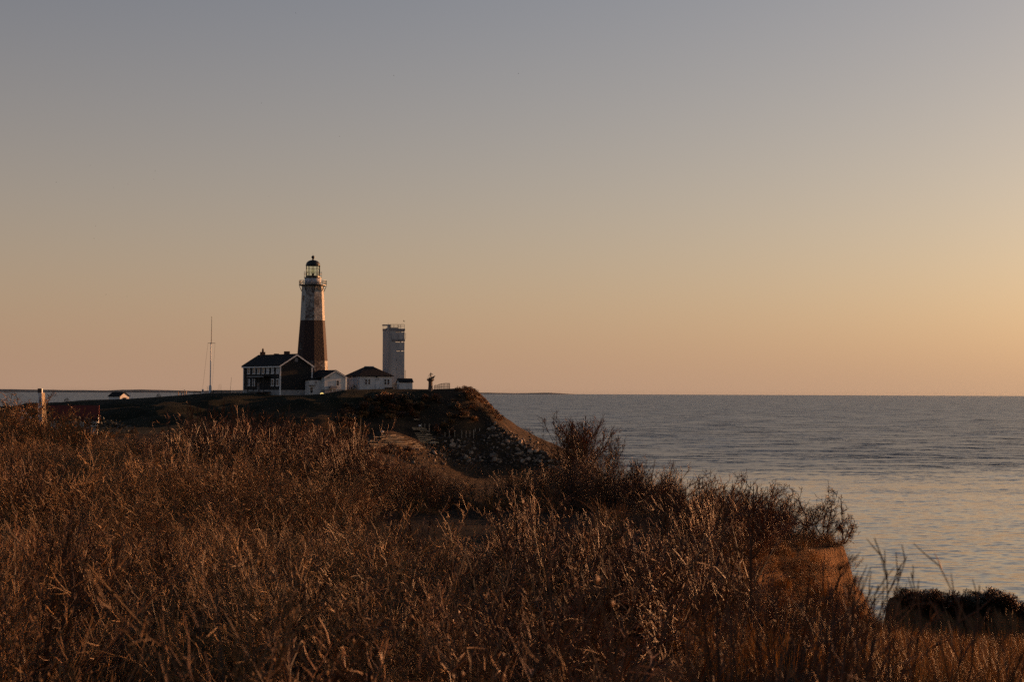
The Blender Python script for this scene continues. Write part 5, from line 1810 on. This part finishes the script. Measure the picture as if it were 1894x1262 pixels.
shrub('bare_shrub', 15, 92, 724, 'tall twiggy shrub cut by the left edge of the photo', 'gnarly', 11, mat=TN, r0=0.03, rmin=0.011, n=12)
shrub('bare_shrub', 33, 96, 719, 'taller pointed shrub between the left edge and the sign pylon', 'gnarly', 12, mat=TN, r0=0.03, rmin=0.011, n=8, spread=25)
shrub('bare_shrub', 52, 94, 736, 'spreading shrub right beside the left flank of the sign pylon', 'gnarly', 13, mat=TN, r0=0.028, rmin=0.011)
shrub('bare_shrub', 2, 98, 727, 'dense brown bush in the far left corner of the thicket under the horizon', 'round', 61, mat=TN, width=1.2, rmin=0.011)
shrub('bare_shrub', 92, 92, 748, 'brown bush right of the foot of the sign pylon', 'round', 62, mat=TN, rmin=0.010)
shrub('bare_shrub', 118, 90, 752, 'sunlit orange-brown shrub in front of the red roof', 'wand', 14, mat=TN)
shrub('bare_shrub', 150, 88, 762, 'low sunlit shrub before the right end of the red roof', 'wand', 15, mat=TN)
shrub('bare_shrub', 1412, 43, 884, 'tangled cliff-edge shrub with tall tips, third from the cliff corner', 'gnarly', 21, z=18.5)
shrub('bare_shrub', 1470, 44, 897, 'tangled cliff-edge shrub, second from the cliff corner', 'gnarly', 22, z=18.4)
shrub('bare_shrub', 1528, 44.5, 890, 'tangled cliff-edge shrub closest to the cliff corner, with high forked tips', 'gnarly', 23, z=18.3)
shrub('bare_shrub', 1562, 44, 955, 'twisted shrub leaning out to sea over the cliff corner', 'gnarly', 24, lean=(0.85, -0.1), n=5, up=0.1, z=18.2)
shrub('bare_shrub', 1340, 46, 868, 'open twiggy shrub on the skyline left of the cliff-edge tangle', 'gnarly', 25, z=18.6, n=5)
shrub('sapling', 1388, 25, 872, 'young bare tree with one dark straight trunk before the cliff-edge shrubs', 'sapling', 26, cat='tree', r0=0.033)
shrub('bare_shrub', 1240, 40, 872, 'reddish upright shrub on the skyline above the calm water edge', 'stems', 27, z=18.6)
shrub('bare_shrub', 1300, 28, 925, 'shrub with several thick sunlit pale stems left of the dark sapling', 'stems', 28, mat=TN, r0=0.02)
shrub('bare_shrub', 1215, 30, 930, 'shrub with thick pale stems second left of the dark sapling', 'stems', 29, mat=TN, r0=0.018)
shrub('bare_shrub', 1150, 13, 968, 'tall blurred reddish shrub near the camera, right of the photo middle', 'stems', 30, r0=0.014)
shrub('bare_shrub', 1010, 8.0, 985, 'large blurred forked shrub near the camera at the photo middle', 'fork', 31)
shrub('bare_shrub', 900, 7.0, 985, 'blurred forked shrub near the camera, just left of the photo middle', 'fork', 32)
shrub('bare_shrub', 770, 7.5, 1030, 'blurred shrub with a long sunlit forked stem at the bottom edge', 'fork', 33, mat=TN, n=5, r0=0.014)
shrub('bare_shrub', 1105, 6.4, 1010, 'dark blurred forked shrub very near the camera, right of the middle one', 'fork', 51)
shrub('bare_shrub', 1270, 7.2, 1065, 'blurred twiggy shrub near the camera below the pale-stemmed shrubs', 'fork', 52, n=9)
shrub('bare_shrub', 1390, 6.6, 1120, 'lowest blurred shrub at the bottom edge below the dark sapling', 'fork', 53, n=9)
shrub('bare_shrub', 330, 9.5, 1075, 'sunlit forked stems at the bottom edge in the left third', 'fork', 54, mat=TN)
shrub('bare_shrub', 470, 10.5, 1010, 'arching tan shrub above the bottom edge left of centre', 'gnarly', 55, mat=TN, r0=0.012, rmin=0.004)
shrub('bare_shrub', 648, 8.5, 1060, 'blurred upright twig clump at the bottom, left of the long forked stem', 'fork', 34, mat=TN, n=6)
shrub('bare_shrub', 1445, 8.2, 1000, 'blurred bare shrub reaching right across the water beside the cliff face', 'stems', 35, lean=(0.12, 0), n=40, sec=7, spread=22, r0=0.009, rmin=0.0042, lmin=0.86)
shrub('bare_shrub', 1480, 10.5, 1060, 'blurred brown shrub in front of the orange cliff face', 'stems', 36, r0=0.011, rmin=0.0035)
shrub('bare_shrub', 60, 17, 872, 'tall dark branching shrub near the left edge in front of pale grass', 'fork', 37, r0=0.020, lean=(0.45, 0))
shrub('bare_shrub', 15, 12, 960, 'dark shrub with sunlit stem at the left edge', 'fork', 38, r0=0.014)
shrub('bare_shrub', 240, 55, 860, 'wide pale fine-twigged bush on the left slope below the open grass patch', 'fine', 39, mat=TN)
shrub('bare_shrub', 560, 40, 860, 'wide sunlit fine-twigged bush in the left centre of the slope', 'fine', 40, mat=TN, width=1.5, n=30)
shrub('bare_shrub', 640, 45, 850, 'sunlit tawny bush right of the wide fine-twigged one', 'fine', 41, mat=TN, width=1.3, n=26)

# dark evergreen bushes
for px, y, top, wd, lb in ((165, 112, 775, 3.2, 'dark green bush in front of the right end of the pale wall'), (115, 116, 778, 2.6, 'dark green bush in front of the middle of the pale wall'),
                           (205, 120, 782, 2.8, 'dark bush between the red roof and the open grass patch')):
    g = ground_at(px, y)
    o = bpy.data.objects.new('evergreen_bush', src.objects[KIND['evergreen'][0]].data)
    COL.objects.link(o)
    h_ = at(px, top, y).z - g.z
    o.location = (g.x, g.y, g.z - 0.1); o.scale = (wd * 0.8, wd * 0.8, h_ + 0.2); o.rotation_euler = (0, 0, px)
    tag(o, lb, 'bush')
for px, y, bot, hh_, lb in ((293, 411, 736, 0.9, 'small dark round bush on the left crest beyond the hut'), (123, 411, 745, 1.0, 'small dark bush at the far left end of the crest'), (392.5, 417, 728, 0.75, 'small dark round bush right beside the flagpole foot'),
                            (734.5, 424, 720.5, 1.6, 'dark bush between the hipped house and the little shed'), (655, 416, 722, 1.3, 'dark bush in the gap between the two white houses')):
    o = bpy.data.objects.new('evergreen_bush', src.objects[KIND['evergreen'][1]].data)
    COL.objects.link(o)
    o.location = at(px, bot, y); o.scale = (hh_ * 1.15, hh_ * 1.15, hh_); o.rotation_euler = (0, 0, px)
    tag(o, lb, 'bush')


# eroded rim of the bluff at the near right, a lumpy earth ridge undercut at its left end
def rim():
    prof = [(1650, 1150), (1657, 1122), (1664, 1092), (1690, 1096), (1700, 1112), (1725, 1116), (1738, 1102), (1752, 1104), (1765, 1116), (1785, 1112), (1800, 1104), (1815, 1106), (1828, 1120), (1845, 1108), (1870, 1104), (1890, 1114), (1905, 1126), (1990, 1130)]
    rng = np.random.default_rng(77)
    nx, nd_ = 160, 9
    pxs = np.linspace(1650, 1990, nx)
    tops = np.interp(pxs, [a for a, b in prof], [b for a, b in prof])
    tops[0] = 1150
    vs = []
    for i in range(nx):
        y0 = 25.6 + 0.35 * float(fbm(pxs[i] / 25, 1.0, 91)); x = (pxs[i] - PW / 2) / F * y0
        zt_ = at(float(pxs[i]), float(tops[i] + 8 + 16 * fbm(pxs[i] / 15, 2.0, 92) + 2.5 * fbm(pxs[i] / 4, 3.0, 96) + 3), y0 + 0.4).z
        und = 0.55 * math.exp(-(pxs[i] - 1650) / 14)
        for j in range(nd_):
            q = j / (nd_ - 1)
            prof_ = min(1.0, q * 3.2) ** 0.6 * (1 - max(0, q - 0.6) * 1.2)
            zz = 17.4 + (zt_ - 17.4) * prof_
            vs.append((x + 0.12 * float(fbm(i / 5, j / 2, 93)), y0 + 1.9 * (q - 0.25) + 0.2 * float(fbm(i / 4, j, 94)), zz + 0.10 * float(fbm(i / 3, j * 1.7, 95))))
    fs = []
    for i in range(nx - 1):
        for j in range(nd_ - 1):
            a = i * nd_ + j
            fs.append((a, a + nd_, a + nd_ + 1, a + 1))
    o = MB().add(vs, fs).build('bluff_rim', M['bluff'], None, True)
    o['kind'] = 'structure'
    V = np.array(vs).reshape(nx, nd_, 3)
    P_ = []
    for i in range(0, nx):
        for j in (3, 4, 5, 6):
            if rng.random() < 0.10: P_.append(V[i, j])
    n_ = len(P_)
    h_ = rng.uniform(0.05, 0.15, n_)
    Q_ = [V[int(i), int(j)] for i, j in zip(rng.integers(12, nx - 1, 120), rng.integers(3, 7, 120))]
    q_ = rng.uniform(0.07, 0.22, 120)
    scatter('rim_scrub', None, Q_, np.stack([rng.normal(0, 0.2, 120), rng.normal(0, 0.2, 120), rng.uniform(0, 6.28, 120)], 1), np.stack([q_ * 1.6, q_ * 1.4, q_], 1), [int(rng.choice(KIND['rusty' if u_ < 0.6 else 'evergreen'])) for u_ in rng.random(120)])
    scatter('rim_grass', None, P_, np.stack([rng.normal(0, 0.25, n_), rng.normal(0, 0.25, n_), rng.uniform(0, 6.28, n_)], 1), np.stack([h_ * 1.4, h_ * 1.4, h_], 1), [int(rng.choice(KIND['grass'])) for _ in range(n_)])


rim()
for px, row, s_, lb in ((1670, 1097, 0.34, 'spiky dark grass tussock crowning the undercut left end of the near bluff rim'), (1696, 1098, 0.36, 'spiky dark tussock second from the left end of the near bluff rim'), (1743, 1107, 0.34, 'small round dark tussock in the dip of the near bluff rim')):
    tw = Tw(); r_ = np.random.default_rng(px)
    grass_tuft(tw, r_, 160, 0.9, 0.3, 1.0, 0.012)
    o = bpy.data.objects.new('grass_tussock', tw.mesh('grass_tussock', M['twig_red']))
    COL.objects.link(o)
    dg = bpy.context.evaluated_depsgraph_get()
    a_ = at(px, row, 25.9)
    ok_, hp, _n, _i = bpy.data.objects['bluff_rim'].ray_cast(Vector((a_.x, 25.95, 30)), Vector((0, 0, -1)), depsgraph=dg)
    q = (a_.x, 25.95, (hp.z if ok_ else a_.z) - 0.02)
    o.location = q; o.scale = (s_, s_, s_)
    tag(o, lb, 'grass')
